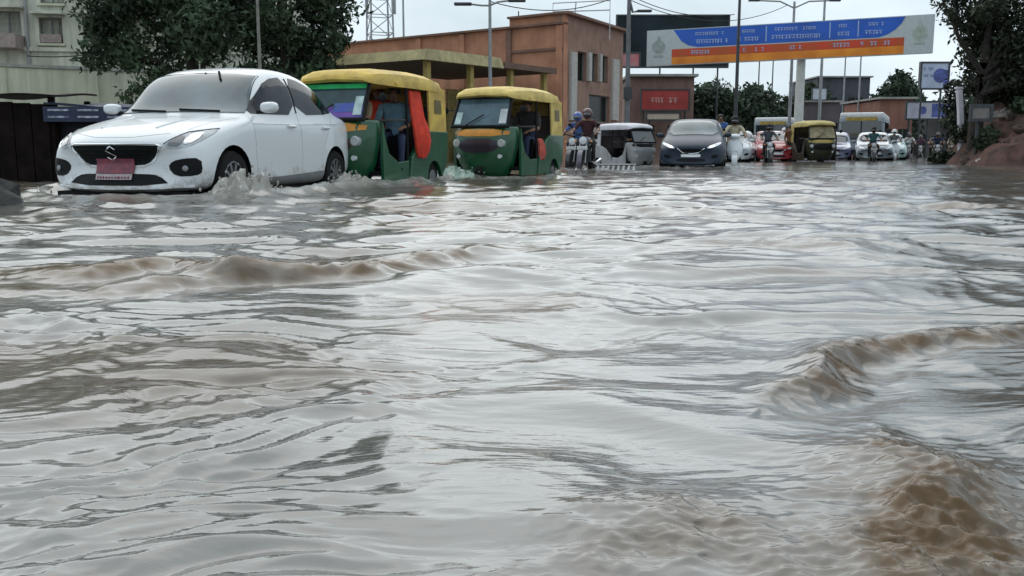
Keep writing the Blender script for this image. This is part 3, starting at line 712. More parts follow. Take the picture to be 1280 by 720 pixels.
# ------------------------------------------------------------------ three-wheelers
def auto_rickshaw(loc, th, C, label, group=None, decor=None, sc=1.0, name='auto_rickshaw'):
    e = empty(name, loc, math.pi / 2 - th, label, 'auto rickshaw', group)
    e.scale = (sc, sc, sc)
    low, can, band = C['low'], C['canopy'], C['band']
    secs = []
    for z, x0, w in ((.17, .20, .34), (.24, .14, .40), (.45, .06, .48), (.70, .03, .52), (.90, .07, .53), (1.0, .13, .53)):
        h = [(x0, 0), (x0 + .015, .45 * w), (x0 + .07, .80 * w), (x0 + .20, .98 * w), (.50, w + .05)]
        ring = h + [(x, -y) for x, y in h[:0:-1]]
        secs.append([(x, y, z) for x, y in ring])
    cm = MB().loft(secs); co = cm.build('front_cowl', low, e, smooth=True)
    sb = co.modifiers.new('b', 'BEVEL'); sb.width = .03; sb.segments = 3; sb.limit_method = 'ANGLE'; sb.angle_limit = R(50)
    pj = Proj(cm.mesh('t'))
    add(co, 'cowl_band', pj.patch([(-.49, .835), (.49, .835), (.51, .955), (-.51, .955)], 'front', off=.006, cuts=3, rnd=1), band)
    add(co, 'cowl_panel', pj.patch([(-.33, .56), (.33, .56), (.38, .80), (-.38, .80)], 'front', off=.006, cuts=3, rnd=1), C.get('panel', M['black']))
    for s in (-1, 1):
        p, n, *_ = pj.hit(s * .41, .72, 'front')
        MB().lathe(p - Vector((.0, 0, 0)), (-1, 0, .05), [(.066, -.05), (.066, .02), (.054, .032)], 18).build('headlight', mat('auto_lens', (.40, .42, .43), .1, var=.2, coat=1), co, smooth=True)
        p, n, *_ = pj.hit(s * .38, .50, 'front')
        MB().lathe(p, (-1, 0, 0), [(.035, -.02), (.035, .03)], 12).build('indicator', C.get('ind', M['lens']), co, smooth=True)
    # windscreen
    A, B = (.125, 1.0), (.40, 1.49)
    fr = MB()
    for s in (-1, 1): fr.tube([(A[0], s * .515, A[1] - .02), (B[0], s * .485, B[1])], .028, 8)
    fr.tube([(A[0], -.515, A[1]), (A[0], .515, A[1])], .026, 8); fr.tube([(B[0], -.485, B[1]), (B[0], .485, B[1])], .026, 8)
    fo = fr.build('windscreen_frame', M['black'], e, smooth=True)
    def ws(t0, t1, off, nm, m, y0=-1, y1=1, par=None):
        q = []
        for t in (t0, t1):
            w = .51 + (.48 - .51) * t
            for y in (y0, y1): q.append((A[0] + (B[0] - A[0]) * t - off, y * w, A[1] + (B[1] - A[1]) * t))
        mb = MB(); pts = [q[0], q[1], q[3], q[2]]
        mb.add(pts + [(x + .012, y, z - .004) for x, y, z in pts], [(0, 1, 2, 3), (7, 6, 5, 4), (0, 4, 5, 1), (1, 5, 6, 2), (2, 6, 7, 3), (3, 7, 4, 0)])
        return mb.build(nm, m, par or e)
    gl = ws(.0, 1.0, 0, 'windscreen', C.get('glass', M['glass']))
    for d in (decor or []): ws(*d[0], .006 + .003 * d[3] if len(d) > 3 else .008, d[1], d[2], *(d[4] if len(d) > 4 else (-.97, .97)), par=gl)
    MB().tube([(.10, .25, 1.02), (.20, -.05, 1.20)], .010, 5).build('wiper', M['black'], e)
    # roof canopy
    secs = []
    for x, w, zt, zb in ((.27, .47, 1.555, 1.50), (.33, .515, 1.63, 1.475), (.50, .56, 1.675, 1.465), (.9, .615, 1.71, 1.46), (1.5, .655, 1.725, 1.46), (2.05, .665, 1.71, 1.46), (2.34, .655, 1.665, 1.46), (2.46, .63, 1.57, 1.45)):
        h = [(0, zb + .03), (.9 * w, zb + .01), (w, zb), (w * 1.005, zb + .3 * (zt - zb)), (.95 * w, zb + .66 * (zt - zb)), (.75 * w, zb + .9 * (zt - zb)), (.4 * w, zb + .985 * (zt - zb)), (0, zt)]
        ring = h + [(-y, z) for y, z in h[-2:0:-1]]
        secs.append([(x, y, z) for y, z in ring])
    rf = MB().loft(secs).build('roof_canopy', can, e, smooth=True)
    for x, rz_ in ((.9, .243), (1.5, .258), (2.05, .243)):
        MB().tube([(x, y, 1.46 + rz_ * (1 - abs(y / .67) ** 4)) for y in np.linspace(-.655, .655, 13)], .012, 6).build('canopy_rib', can, rf, smooth=True)
    # rear canopy wrap
    for s in (-1, 1):
        MB().prism([(1.93, .88), (2.56, .88), (2.50, 1.50), (1.90, 1.50)], s * .655, s * .625).build('canopy_side', can, e)
        MB().prism([(2.10, 1.14), (2.36, 1.14), (2.34, 1.34), (2.10, 1.34)], s * .662, s * .64).build('canopy_window', C.get('cwin', mat('canopy_window', (.16, .13, .05), .3, var=.2)), e)
    MB().add([(2.56, -.62, .88), (2.56, .62, .88), (2.49, .62, 1.52), (2.49, -.62, 1.52), (2.53, -.62, .88), (2.53, .62, .88), (2.46, .62, 1.52), (2.46, -.62, 1.52)],
             [(0, 1, 2, 3), (7, 6, 5, 4), (0, 4, 5, 1), (1, 5, 6, 2), (2, 6, 7, 3), (3, 7, 4, 0)]).build('canopy_back', can, e)
    # lower body
    arch = [(2.08 + .25 * math.cos(t), .20 + .25 * math.sin(t)) for t in np.linspace(math.pi * .97, .03 * math.pi, 9)]
    side = [(1.22, .17), (1.83, .17)] + [q for q in arch if q[1] > .25] + [(2.36, .20), (2.56, .40), (2.60, .88), (1.88, .88), (1.62, .78), (1.30, .50)]
    for s in (-1, 1):
        MB().prism(side, s * .665, s * .60).build('side_panel', low, e, bevel=.012)
        MB().prism([(.46, .17), (1.24, .17), (1.24, .46), (.90, .44), (.62, .56), (.50, .80), (.46, .98)], s * .645, s * .585).build('sill_panel', low, e, bevel=.012)
    MB().box((1.0, 0, .29), (1.2, 1.16, .06)).build('floor_pan', M['black'], e)
    MB().box((2.1, 0, .45), (.95, 1.19, .30)).build('rear_body', M['black'], e)
    MB().box((2.585, 0, .60), (.03, 1.2, .5)).build('tail_panel', low, e)
    st = MB().box((1.85, 0, .66), (.48, 1.16, .14)); st.build('passenger_seat', C.get('seat', mat('seat_vinyl', (.05, .03, .03), .5)), e, bevel=.03)
    MB().box((2.14, 0, .98), (.12, 1.16, .52)).build('seat_back', C.get('seat', mat('seat_vinyl')), e, bevel=.03)
    MB().box((.98, 0, .64), (.36, .70, .12)).build('driver_seat', M['black'], e, bevel=.03)
    MB().box((1.24, 0, .62), (.04, 1.12, .36)).build('partition', M['black'], e)
    for x, z0 in ((1.24, .44), (1.92, .85)):
        for s in (-1, 1): MB().tube([(x, s * .615, z0), (x, s * .61, 1.48)], .020, 8).build('pillar', M['black'], e, smooth=True)
    MB().tube([(1.24, -.61, 1.02), (1.24, .61, 1.02)], .016, 8).build('grab_bar', M['steel'], e)
    hb = MB().tube([(.50, 0, .55), (.62, 0, .98)], .03, 8); hb.tube([(.68, -.30, 1.02), (.62, -.12, .98), (.62, .12, .98), (.68, .30, 1.02)], .018, 8); hb.build('handlebar', M['black'], e, smooth=True)
    for s in (-1, 1):
        mm = MB().tube([(.33, s * .56, 1.28), (.30, s * .70, 1.28)], .008, 6); mm.lathe((.30, s * .72, 1.28), (-1, 0, 0), [(.06, -.015), (.065, 0), (.05, .012)], 14); mm.build('side_mirror', M['black'], e, smooth=True)
    def tw(x, y):
        t = MB().lathe((x, y - .05, .20), (0, 1, 0), [(.12, 0), (.19, .0), (.20, .03), (.20, .07), (.19, .10), (.12, .10)], 22); w_ = t.build('wheel', M['rubber'], e, smooth=True)
        MB().lathe((x, y - .055, .20), (0, 1, 0), [(.03, -.01), (.115, 0), (.115, .11), (.03, .12)], 16).build('rim', M['alloy'], w_, smooth=True)
    tw(.30, 0); tw(2.08, -.57); tw(2.08, .57)
    MB().lathe((.30, -.07, .20), (0, 1, 0), [(.235, 0), (.24, .07), (.235, .14)], 16, caps=False).build('mudguard', M['black'], e, smooth=True)
    return e

green = mat('auto_green', (.006, .080, .032), .35, var=.25, scale=3, coat=.4)
yellow = mat('canopy_yellow', (.66, .46, .085), .55, var=.16, scale=4, bump=.45, var2=(.46, .30, .07))
orange = mat('band_orange', (.62, .24, .02), .4, var=.3, scale=5, var2=(.45, .20, .03))
glass_teal = mat('windscreen_teal', (.018, .055, .062), .10, var=.5, scale=3, spec=.5)
glass_blue = mat('windscreen_blue', (.06, .11, .14), .10, var=.5, scale=2.2, spec=.6)
C1 = dict(low=green, canopy=yellow, band=orange, glass=glass_teal, panel=mat('cowl_brown', (.06, .018, .012), .4, var=.4, scale=8))
decor1 = [((.84, 1.0), 'sun_strip', mat('strip_green', (.02, .40, .13), .4, var=.2)),
          ((.05, .34), 'purple_strip', mat('strip_purple', (.10, .035, .22), .3, var=.6, scale=5, var2=(.02, .035, .20))),  # mottled purple and blue strip low on the screen
          ((.20, .44), 'blue_strip', mat('strip_blue', (.02, .035, .28), .3, var=.5, scale=7, var2=(.03, .09, .22)), 2, (-.95, -.10)),  # mottled blue strip over one half of the screen
          ((.12, .62), 'paper_notice', mat('notice_pale', (.40, .52, .52), .5, var=.3, scale=9), 3, (-.94, -.70))]
TH1 = R(19)
a1 = auto_rickshaw((-2.46, 12.15, ROAD_Z), TH1, C1, 'green and yellow auto rickshaw with a green sun strip across its windscreen', 'auto rickshaws in the flood', decor1)
C2 = dict(low=green, canopy=mat('canopy_pale', (.68, .51, .15), .55, var=.16, scale=4, bump=.45, var2=(.48, .34, .09)), band=orange, glass=glass_blue, panel=mat('cowl_plum', (.025, .016, .03), .35, var=.3))
decor2 = [((.08, .50), 'paper_notice', mat('notice_pale'), 2, (.72, .94)), ((.10, .60), 'screen_label', mat('notice_white', (.45, .48, .50), .5, var=.2), 2, (-.94, -.68))]
TH2 = R(22)
a2 = auto_rickshaw((-.60, 15.7, ROAD_Z), TH2, C2, 'green and yellow auto rickshaw with a plain blue windscreen and orange band', 'auto rickshaws in the flood', decor2)

navy = cloth('navy', (.02, .03, .07)); maroon = cloth('maroon', (.050, .014, .018)); redc = cloth('red', (.62, .045, .02)); skyb = cloth('sky', (.15, .27, .36)); grey = cloth('grey', (.16, .16, .165)); khaki = cloth('khaki', (.26, .20, .12)); whitec = cloth('white', (.62, .62, .60)); blue = cloth('blue', (.05, .11, .28)); dark = cloth('dark', (.03, .028, .03)); cream = cloth('cream', (.45, .40, .28))
def seat_in(veh, lx, ly, z, *a, turn=0, **k):
    x, y = put(veh, lx, ly)
    return person((x, y, veh.location.z + z), veh.rotation_euler.z + turn, *a, **k)
seat_in(a1, .98, .02, .70, 'drive', khaki, dark, 'driver in khaki behind the windscreen with the green sun strip')
seat_in(a1, 1.50, -.30, .68, 'sit', skyb, navy, 'passenger in a pale blue shirt beside the red cloth', turn=R(18))
seat_in(a1, 1.80, .10, .74, 'sit', redc, redc, 'passenger in red clothes on the back seat of the auto rickshaw')
# red shawl hanging out over the side of the rickshaw
def draped_cloth(veh, pts, name, m, label, cat):
    mb = MB(); n = 9; secs = []
    for k, (x, y, z, w, d) in enumerate(pts):
        sec = []
        for j in range(n):
            u = j / (n - 1) - .5
            sec.append((x + u * w, y - d * (.5 - abs(u)) * .5 + .012 * math.sin(j * 2.3 + k * .4), z + .015 * math.sin(j * 1.7 + k)))
        sec += [(a, b + .03, c) for a, b, c in sec[::-1]]
        secs.append(sec)
    o = mb.loft(secs).build(name, m, None, smooth=True)
    o.location = veh.location; o.rotation_euler = veh.rotation_euler; tag(o, label, cat)
    return o
draped_cloth(a1, [(1.54, -.60, 1.43, .34, .06), (1.54, -.63, 1.25, .38, .12), (1.55, -.66, 1.05, .40, .16), (1.58, -.70, .90, .48, .22), (1.60, -.715, .74, .50, .24), (1.60, -.71, .60, .40, .18), (1.58, -.70, .50, .20, .08)], 'red_shawl', redc, 'bright red shawl hanging over the side of the auto rickshaw', 'shawl')
seat_in(a2, .98, .02, .70, 'drive', maroon, dark, 'driver in a maroon shirt leaning out behind the blue windscreen', turn=R(-6))
seat_in(a2, 1.62, -.30, .70, 'sit', dark, navy, 'passenger in dark clothes beside the salmon bag')
draped_cloth(a2, [(1.40, -.63, .80, .14, .10), (1.41, -.665, .70, .24, .20), (1.42, -.675, .55, .26, .24), (1.40, -.66, .44, .18, .14)], 'cloth_bag', cloth('salmon', (.50, .10, .07)), 'salmon red cloth bag hanging at the rickshaw side', 'bag')

# ------------------------------------------------------------------ motorcycles and scooters
def motorcycle(loc, th, m, label, group=None, round_lamp=True, lit=False, name='motorcycle'):
    e = empty(name, loc, math.pi / 2 - th, label, 'motorcycle', group)
    for x in (.30, 1.55):
        t = MB().lathe((x, -.05, .30), (0, 1, 0), [(.215, 0), (.28, 0), (.30, .03), (.30, .07), (.28, .10), (.215, .10)], 24); w = t.build('wheel', M['rubber'], e, smooth=True)
        k = MB().lathe((x, -.04, .30), (0, 1, 0), [(.20, 0), (.22, .0), (.22, .08), (.20, .08)], 20, caps=False); k.lathe((x, -.06, .30), (0, 1, 0), [(.05, 0), (.05, .12)], 10)
        for i in range(5):
            a = i * math.pi * .4; k.box((x + .12 * math.cos(a), 0, .30 + .12 * math.sin(a)), (.18, .02, .03), ry=-a)
        k.build('rim', M['alloy'], w)
    f = MB()
    for s in (-1, 1): f.tube([(.30, s * .08, .30), (.52, s * .08, .92)], .022, 8)
    f.build('fork', M['steel'], e, smooth=True)
    MB().lathe((.30, -.06, .30), (0, 1, 0), [(.33, 0), (.335, .06), (.33, .12)], 20, caps=False).build('mudguard', m, e, smooth=True)
    MB().tube([(.66, -.36, 1.00), (.56, -.22, 1.03), (.54, 0, .97), (.56, .22, 1.03), (.66, .36, 1.00)], .015, 8).build('handlebar', M['black'], e, smooth=True)
    hl = MB().lathe((.46, 0, .84), (-1, 0, 0), [(.05, -.10), (.10, -.03), (.105, .02)], 18) if round_lamp else MB().ball((.42, 0, .84), (.10, .12, .13), 14, 10)
    ho = hl.build('headlamp_case', m, e, smooth=True)
    MB().lathe((.435, 0, .84), (-1, 0, 0), [(.095, 0), (.092, .012), (.05, .025)], 18).build('headlamp', M['lenslit'] if lit else M['lens'], ho, smooth=True)
    for s in (-1, 1):
        mm = MB().tube([(.58, s * .24, 1.03), (.54, s * .34, 1.20)], .008, 6); mm.ball((.53, s * .35, 1.22), (.02, .06, .04), 10, 6); mm.build('mirror', M['black'], e, smooth=True)
        MB().ball((.47, s * .20, .82), (.03, .03, .025), 8, 6).build('indicator', M['amber'], e, smooth=True)
    MB().box((.33, 0, .66), (.015, .26, .09), ry=R(-12)).build('number_plate', M['white'], e)
    MB().ball((.86, 0, .82), (.27, .14, .13), 14, 10).build('fuel_tank', m, e, smooth=True)
    MB().box((1.32, 0, .79), (.66, .24, .09)).build('seat', M['black'], e, bevel=.03)
    en = MB().box((.92, 0, .45), (.36, .26, .30)); en.lathe((.80, 0, .58), (.5, 0, 1), [(.09, 0), (.09, .18)], 12); en.build('engine', M['darksteel'], e, bevel=.02)
    fr = MB().tube([(.54, 0, .86), (.72, 0, .40), (1.15, 0, .36), (1.40, 0, .72)], .025, 8); fr.tube([(1.15, .10, .36), (1.55, .10, .30)], .022, 8); fr.tube([(1.15, -.10, .36), (1.55, -.10, .30)], .022, 8); fr.build('frame', M['black'], e, smooth=True)
    MB().tube([(.75, -.15, .35), (1.1, -.17, .28), (1.75, -.18, .36)], [.02, .03, .05], 10).build('exhaust', M['chrome'], e, smooth=True)
    MB().ball((1.62, 0, .72), (.16, .10, .08), 10, 8).build('tail_cowl', m, e, smooth=True)
    return e

def scooter(loc, th, m, label, group=None, name='scooter'):
    e = empty(name, loc, math.pi / 2 - th, label, 'scooter', group)
    for x in (.25, 1.50):
        w = MB().lathe((x, -.05, .22), (0, 1, 0), [(.13, 0), (.20, 0), (.22, .03), (.22, .07), (.20, .10), (.13, .10)], 20).build('wheel', M['rubber'], e, smooth=True)
        MB().lathe((x, -.055, .22), (0, 1, 0), [(.03, 0), (.13, 0), (.13, .11), (.03, .11)], 14).build('rim', M['alloy'], w, smooth=True)
    secs = []
    for z, x0, w, d in ((.34, .30, .12, .14), (.45, .28, .20, .10), (.65, .33, .24, .09), (.85, .42, .20, .08), (.93, .46, .12, .06)):
        secs.append([(x0, 0, z), (x0 + .03, w * .7, z), (x0 + .09, w, z), (x0 + .09 + d, w * .9, z), (x0 + d, 0, z), (x0 + .09 + d, -w * .9, z), (x0 + .09, -w, z), (x0 + .03, -w * .7, z)])
    ap = MB().loft(secs).build('apron', m, e, smooth=True)
    MB().lathe((.25, -.08, .22), (0, 1, 0), [(.25, 0), (.255, .08), (.25, .16)], 16, caps=False).build('mudguard', m, e, smooth=True)
    hc = MB().ball((.50, 0, 1.0), (.11, .17, .085), 14, 10).build('headlamp_case', m, e, smooth=True)
    MB().ball((.42, 0, 1.0), (.04, .10, .05), 12, 8).build('headlamp', M['lens'], hc, smooth=True)
    MB().tube([(.62, -.34, 1.04), (.52, -.15, 1.02), (.52, .15, 1.02), (.62, .34, 1.04)], .016, 8).build('handlebar', M['black'], e)
    MB().box((.80, 0, .32), (.55, .36, .06)).build('floorboard', M['black'], e, bevel=.01)
    MB().ball((1.35, 0, .52), (.42, .19, .22), 14, 10).build('rear_body', m, e, smooth=True)
    MB().box((1.28, 0, .76), (.66, .26, .09)).build('seat', M['black'], e, bevel=.03)
    MB().box((.315, 0, .56), (.012, .20, .07), ry=R(-8)).build('number_plate', M['white'], e)
    for s in (-1, 1):
        mm = MB().tube([(.54, s * .22, 1.03), (.50, s * .32, 1.18)], .008, 6); mm.ball((.49, s * .33, 1.20), (.02, .06, .04), 10, 6); mm.build('mirror', M['black'], e, smooth=True)
    return e

darkpaint = mat('bike_dark', (.018, .016, .022), .3, var=.2, coat=.6)
mauve = mat('bike_mauve', (.10, .09, .115), .3, var=.2, coat=.6)
whitep = mat('white_paint', (.70, .72, .74), .3, var=.08, scale=2, coat=.5)
mc = motorcycle((1.62, 22.4, ROAD_Z), R(16), mauve, 'dark motorcycle with a mauve lamp shell beside the second auto rickshaw', 'motorcycles in the flood', lit=False)
seat_in(mc, 1.08, 0, .77, 'ride', maroon, dark, 'motorcycle rider in a maroon jacket and dark trousers', helmet=mat('helmet_maroon', (.06, .015, .018), .3, var=.2, coat=.4))
mc2 = motorcycle((1.48, 24.8, ROAD_Z), R(20), darkpaint, 'dark motorcycle behind the rider in maroon', 'motorcycles in the flood')
seat_in(mc2, 1.08, 0, .78, 'ride', blue, navy, 'motorcycle rider in blue with a blue helmet', helmet=mat('helmet_blue', (.04, .09, .30), .3, var=.1, coat=.6))

# ------------------------------------------------------------------ further traffic
e_white = auto_rickshaw((4.10, 28.2, ROAD_Z), R(-32), dict(low=mat('dingy_white', (.40, .40, .41), .5, var=.25, scale=3), canopy=mat('canopy_white', (.60, .58, .62), .5, var=.12), band=M['black'], panel=mat('grey_panel', (.34, .35, .36), .4, var=.2), cwin=M['black'], seat=mat('seat_vinyl')),
                        'small white three-wheeler with an open side next to the dark blue hatchback', 'auto rickshaws in the flood', sc=.84)
seat_in(e_white, .82, .02, .58, 'drive', dark, dark, 'driver in dark clothes inside the white three-wheeler')
navyp = mat('car_navy', (.016, .028, .048), .35, var=.1, spec=.35)
small_car('hatch', (4.72, 24.6, ROAD_Z), R(14), navyp, 'dark blue hatchback with lit headlights and a chrome grille', 'cars in the flooded traffic', glassm=mat('misted_windshield'), lit=True, name='hatchback')
silver = mat('car_silver', (.17, .205, .23), .25, .2, var=.1, coat=1.0); redp = mat('car_red', (.36, .028, .035), .28, var=.12, coat=1.0); lilac = mat('car_lilac', (.14, .15, .25), .28, var=.1, coat=1.0); teal = mat('car_teal', (.28, .40, .38), .3, var=.1, coat=1.0)
small_car('sedan', (10.35, 42.2, ROAD_Z), R(10), whitep, 'white sedan behind the scooter rider in cream', 'cars in the flooded traffic', name='sedan')
small_car('hatch', (11.6, 40.6, ROAD_Z), R(8), redp, 'red hatchback partly hidden among riders in the far traffic', 'cars in the flooded traffic', name='hatchback')
small_car('hatch', (17.0, 43.5, ROAD_Z), R(18), silver, 'silver grey hatchback in front of the white roofed bus', 'cars in the flooded traffic', name='hatchback')
small_car('sedan', (15.9, 46.0, ROAD_Z), R(20), lilac, 'lilac blue sedan beside the yellow topped rickshaw', 'cars in the flooded traffic', name='sedan')
small_car('hatch', (19.4, 47.8, ROAD_Z), R(20), teal, 'pale green hatchback at the right end of the traffic', 'cars in the flooded traffic', name='hatchback')
a3 = auto_rickshaw((12.85, 38.4, ROAD_Z), R(2), dict(low=mat('auto_dark_olive', (.022, .024, .010), .4, var=.3), canopy=mat('canopy_straw', (.46, .37, .13), .6, var=.2), band=mat('band_straw', (.42, .32, .09), .5, var=.2), glass=mat('windscreen_dusty', (.26, .21, .11), .3, var=.4)),
                   'straw yellow and dark olive auto rickshaw far back in the traffic', 'auto rickshaws in the flood', sc=1.08)
person((12.25, 41.0, ROAD_Z), R(100), 'stand', cloth('rust', (.16, .06, .03)), dark, 'pedestrian in a rust shirt wading beside the straw yellow rickshaw')
sc1 = scooter((6.42, 26.8, ROAD_Z), R(12), whitep, 'white scooter to the right of the dark blue hatchback', 'scooters in the flood')
seat_in(sc1, 1.10, 0, .75, 'ride', cream, khaki, 'scooter rider in a cream shirt right of the dark blue hatchback', helmet=M['black'])
person((6.45, 28.9, ROAD_Z), R(80), 'stand', blue, navy, 'pedestrian in a blue shirt standing behind the white scooter')
sc2 = scooter((18.2, 44.2, ROAD_Z), R(18), whitep, 'white scooter in front of the pale green hatchback', 'scooters in the flood')
seat_in(sc2, 1.10, 0, .75, 'ride', grey, navy, 'scooter rider in grey in front of the pale green hatchback', helmet=M['white'])
RIDERS = [(x_ * 1.24, y_ * 1.24, *r_) for x_, y_, *r_ in [(18.75, 44.0, 24, whitec, dark, 'white shirt'), (19.6, 42.8, 22, navy, grey, 'navy jacket'), (20.25, 44.6, 26, grey, dark, 'grey shirt'), (19.9, 40.6, 24, redc, navy, 'red shirt'), (20.75, 42.0, 26, skyb, dark, 'pale blue shirt'), (22.2, 50.5, 20, cloth('plum', (.10, .04, .08)), dark, 'plum jacket'), (23.2, 49.0, 24, cream, khaki, 'cream shirt'), (21.4, 47.2, 22, khaki, dark, 'khaki shirt')]]
for x, y, t, sh, tr, nm in RIDERS:
    m_ = motorcycle((x, y, ROAD_Z), R(t), darkpaint, 'dark motorcycle under the rider in a %s by the blue banner' % nm, 'motorcycles waiting by the banner')
    seat_in(m_, 1.08, 0, .78, 'ride', sh, tr, 'rider in a %s waiting near the blue and white banner' % nm, helmet=random.choice([M['black'], mat('helmet_maroon'), None]))
for x, y, sh, tr, nm in ((12.75, 43.2, grey, dark, 'grey shirt beside the red hatchback'), (13.5, 44.5, whitec, navy, 'white shirt behind the straw yellow rickshaw')):
    person((x, y, ROAD_Z), R(95), 'stand', sh, tr, 'pedestrian in a ' + nm)

small_car('sedan', (18.6, 58.5, ROAD_Z), R(22), navyp, 'navy sedan behind the lilac blue sedan', 'cars in the flooded traffic', name='sedan')
small_car('hatch', (13.6, 50.0, ROAD_Z), R(14), whitep, 'white hatchback behind the red hatchback', 'cars in the flooded traffic', name='hatchback')
small_car('hatch', (23.4, 60.0, ROAD_Z), R(22), silver, 'silver hatchback right of the first bus', 'cars in the flooded traffic', name='hatchback')
small_car('sedan', (14.4, 47.2, ROAD_Z), R(16), silver, 'silver sedan showing behind the straw yellow rickshaw', 'cars in the flooded traffic', name='sedan')
small_car('hatch', (9.1, 38.6, ROAD_Z), R(10), mat('car_pearl', (.48, .52, .54), .3, var=.1, coat=.5), 'pearl white hatchback just right of the scooter rider in cream', 'cars in the flooded traffic', name='hatchback')
small_car('hatch', (21.0, 52.0, ROAD_Z), R(22), mat('car_bronze', (.16, .10, .06), .3, var=.1, coat=.5), 'bronze hatchback beside the first bus', 'cars in the flooded traffic', name='hatchback')
m_ = motorcycle((10.15, 36.4, ROAD_Z), R(8), darkpaint, 'dark motorcycle in front of the red hatchback', 'motorcycles in the flood')
seat_in(m_, 1.08, 0, .78, 'ride', cloth('slate', (.07, .08, .10)), dark, 'rider in slate clothes in front of the red hatchback', helmet=M['black'])
m_ = motorcycle((16.0, 41.0, ROAD_Z), R(16), darkpaint, 'dark motorcycle in front of the lilac blue sedan', 'motorcycles in the flood')
seat_in(m_, 1.08, 0, .78, 'ride', cloth('teal', (.05, .14, .14)), dark, 'rider in a teal shirt in front of the lilac blue sedan', helmet=M['black'])
a4 = auto_rickshaw((12.2, 52.5, ROAD_Z), R(14), C2, 'green and yellow auto rickshaw far behind the white sedan', 'auto rickshaws in the flood')
m_ = motorcycle((12.45, 42.4, ROAD_Z), R(12), darkpaint, 'dark motorcycle between the red hatchback and the straw yellow rickshaw', 'motorcycles in the flood')
seat_in(m_, 1.08, 0, .78, 'ride', cloth('tan', (.30, .17, .10)), dark, 'rider in a tan shirt between the red hatchback and the straw yellow rickshaw', helmet=M['white'])
m_ = motorcycle((18.4, 46.6, ROAD_Z), R(20), darkpaint, 'dark motorcycle right of the pale green hatchback', 'motorcycles in the flood')
seat_in(m_, 1.08, 0, .78, 'ride', dark, navy, 'rider in black right of the pale green hatchback', helmet=M['black'])
def bus(loc, th, label):
    e = empty('bus', loc, math.pi / 2 - th, label, 'bus')
    body = mat('bus_body', (.34, .38, .42), .4, var=.15, scale=1.5)
    MB().box((4.2, 0, 1.45), (8.4, 2.45, 2.2)).build('body', body, e, bevel=.12)
    MB().box((4.2, 0, 2.62), (8.3, 2.4, .30)).build('roof', M['white'], e, bevel=.10)
    MB().box((-.012, 0, 1.75), (.03, 2.15, 1.05)).build('windshield', M['glass'], e, bevel=.01)
    MB().box((-.03, 0, 1.75), (.03, .06, 1.05)).build('windshield_divider', M['black'], e)
    MB().box((-.012, 0, 2.40), (.03, 1.7, .20)).build('destination_board', mat('dest_board', (.45, .30, .06), .5, var=.4, scale=8), e)
    for s in (-1, 1):
        MB().lathe((-.0, s * .85, .85), (-1, 0, 0), [(.12, -.02), (.12, .03), (.09, .05)], 16).build('headlight', M['lens'], e, smooth=True)
        for k in range(6): MB().box((1.2 + k * 1.18, s * 1.232, 1.85), (.98, .03, .75)).build('side_window', M['glass'], e)
        mm = MB().tube([(.0, s * 1.15, 2.2), (-.25, s * 1.35, 2.15)], .02); mm.box((-.27, s * 1.38, 1.98), (.08, .18, .32)); mm.build('side_mirror', M['black'], e)
        for x in (1.5, 6.3): 
            w = MB().lathe((x, s * 1.0, .48), (0, s, 0), [(.28, 0), (.46, 0), (.48, .05), (.48, .2), (.44, .25), (.28, .25)], 24).build('wheel', M['rubber'], e, smooth=True)
            MB().lathe((x, s * 1.0, .48), (0, s, 0), [(.28, .05), (.28, .24), (.10, .18)], 18).build('rim', M['steel'], w, smooth=True)
    MB().box((-.02, 0, .52), (.10, 2.35, .28)).build('bumper', M['black'], e, bevel=.03)
    return e
bus((20.2, 54.0, ROAD_Z), R(24), 'grey bus with a white roof at the back of the traffic')
bus2 = bus((17.3, 62.0, ROAD_Z), R(24), 'bus with a white roof half hidden behind the first bus')

# ------------------------------------------------------------------ slatted grating by the motorcycle
def grating(loc, rz):
    e = empty('metal_grating', loc, rz, 'tilted slatted metal grating half sunk beside the motorcycle', 'grating')
    f = MB()
    f.box((0, -.02, .27), (.95, .03, .03), rx=R(-35)); f.box((0, -.18, .13), (.95, .03, .03), rx=R(-35)); f.build('rail', M['steel'], e)
    for i in range(8): MB().box((-.42 + i * .12, -.09, .20), (.045, .02, .22), rx=R(-52), ry=R(14)).build('slat', M['steel'], e)
    for s in (-1, 1): MB().tube([(s * .44, .02, 0), (s * .44, 0, .30)], .02).build('leg', M['steel'], e)
grating((2.45, 21.9, ROAD_Z), R(-6))

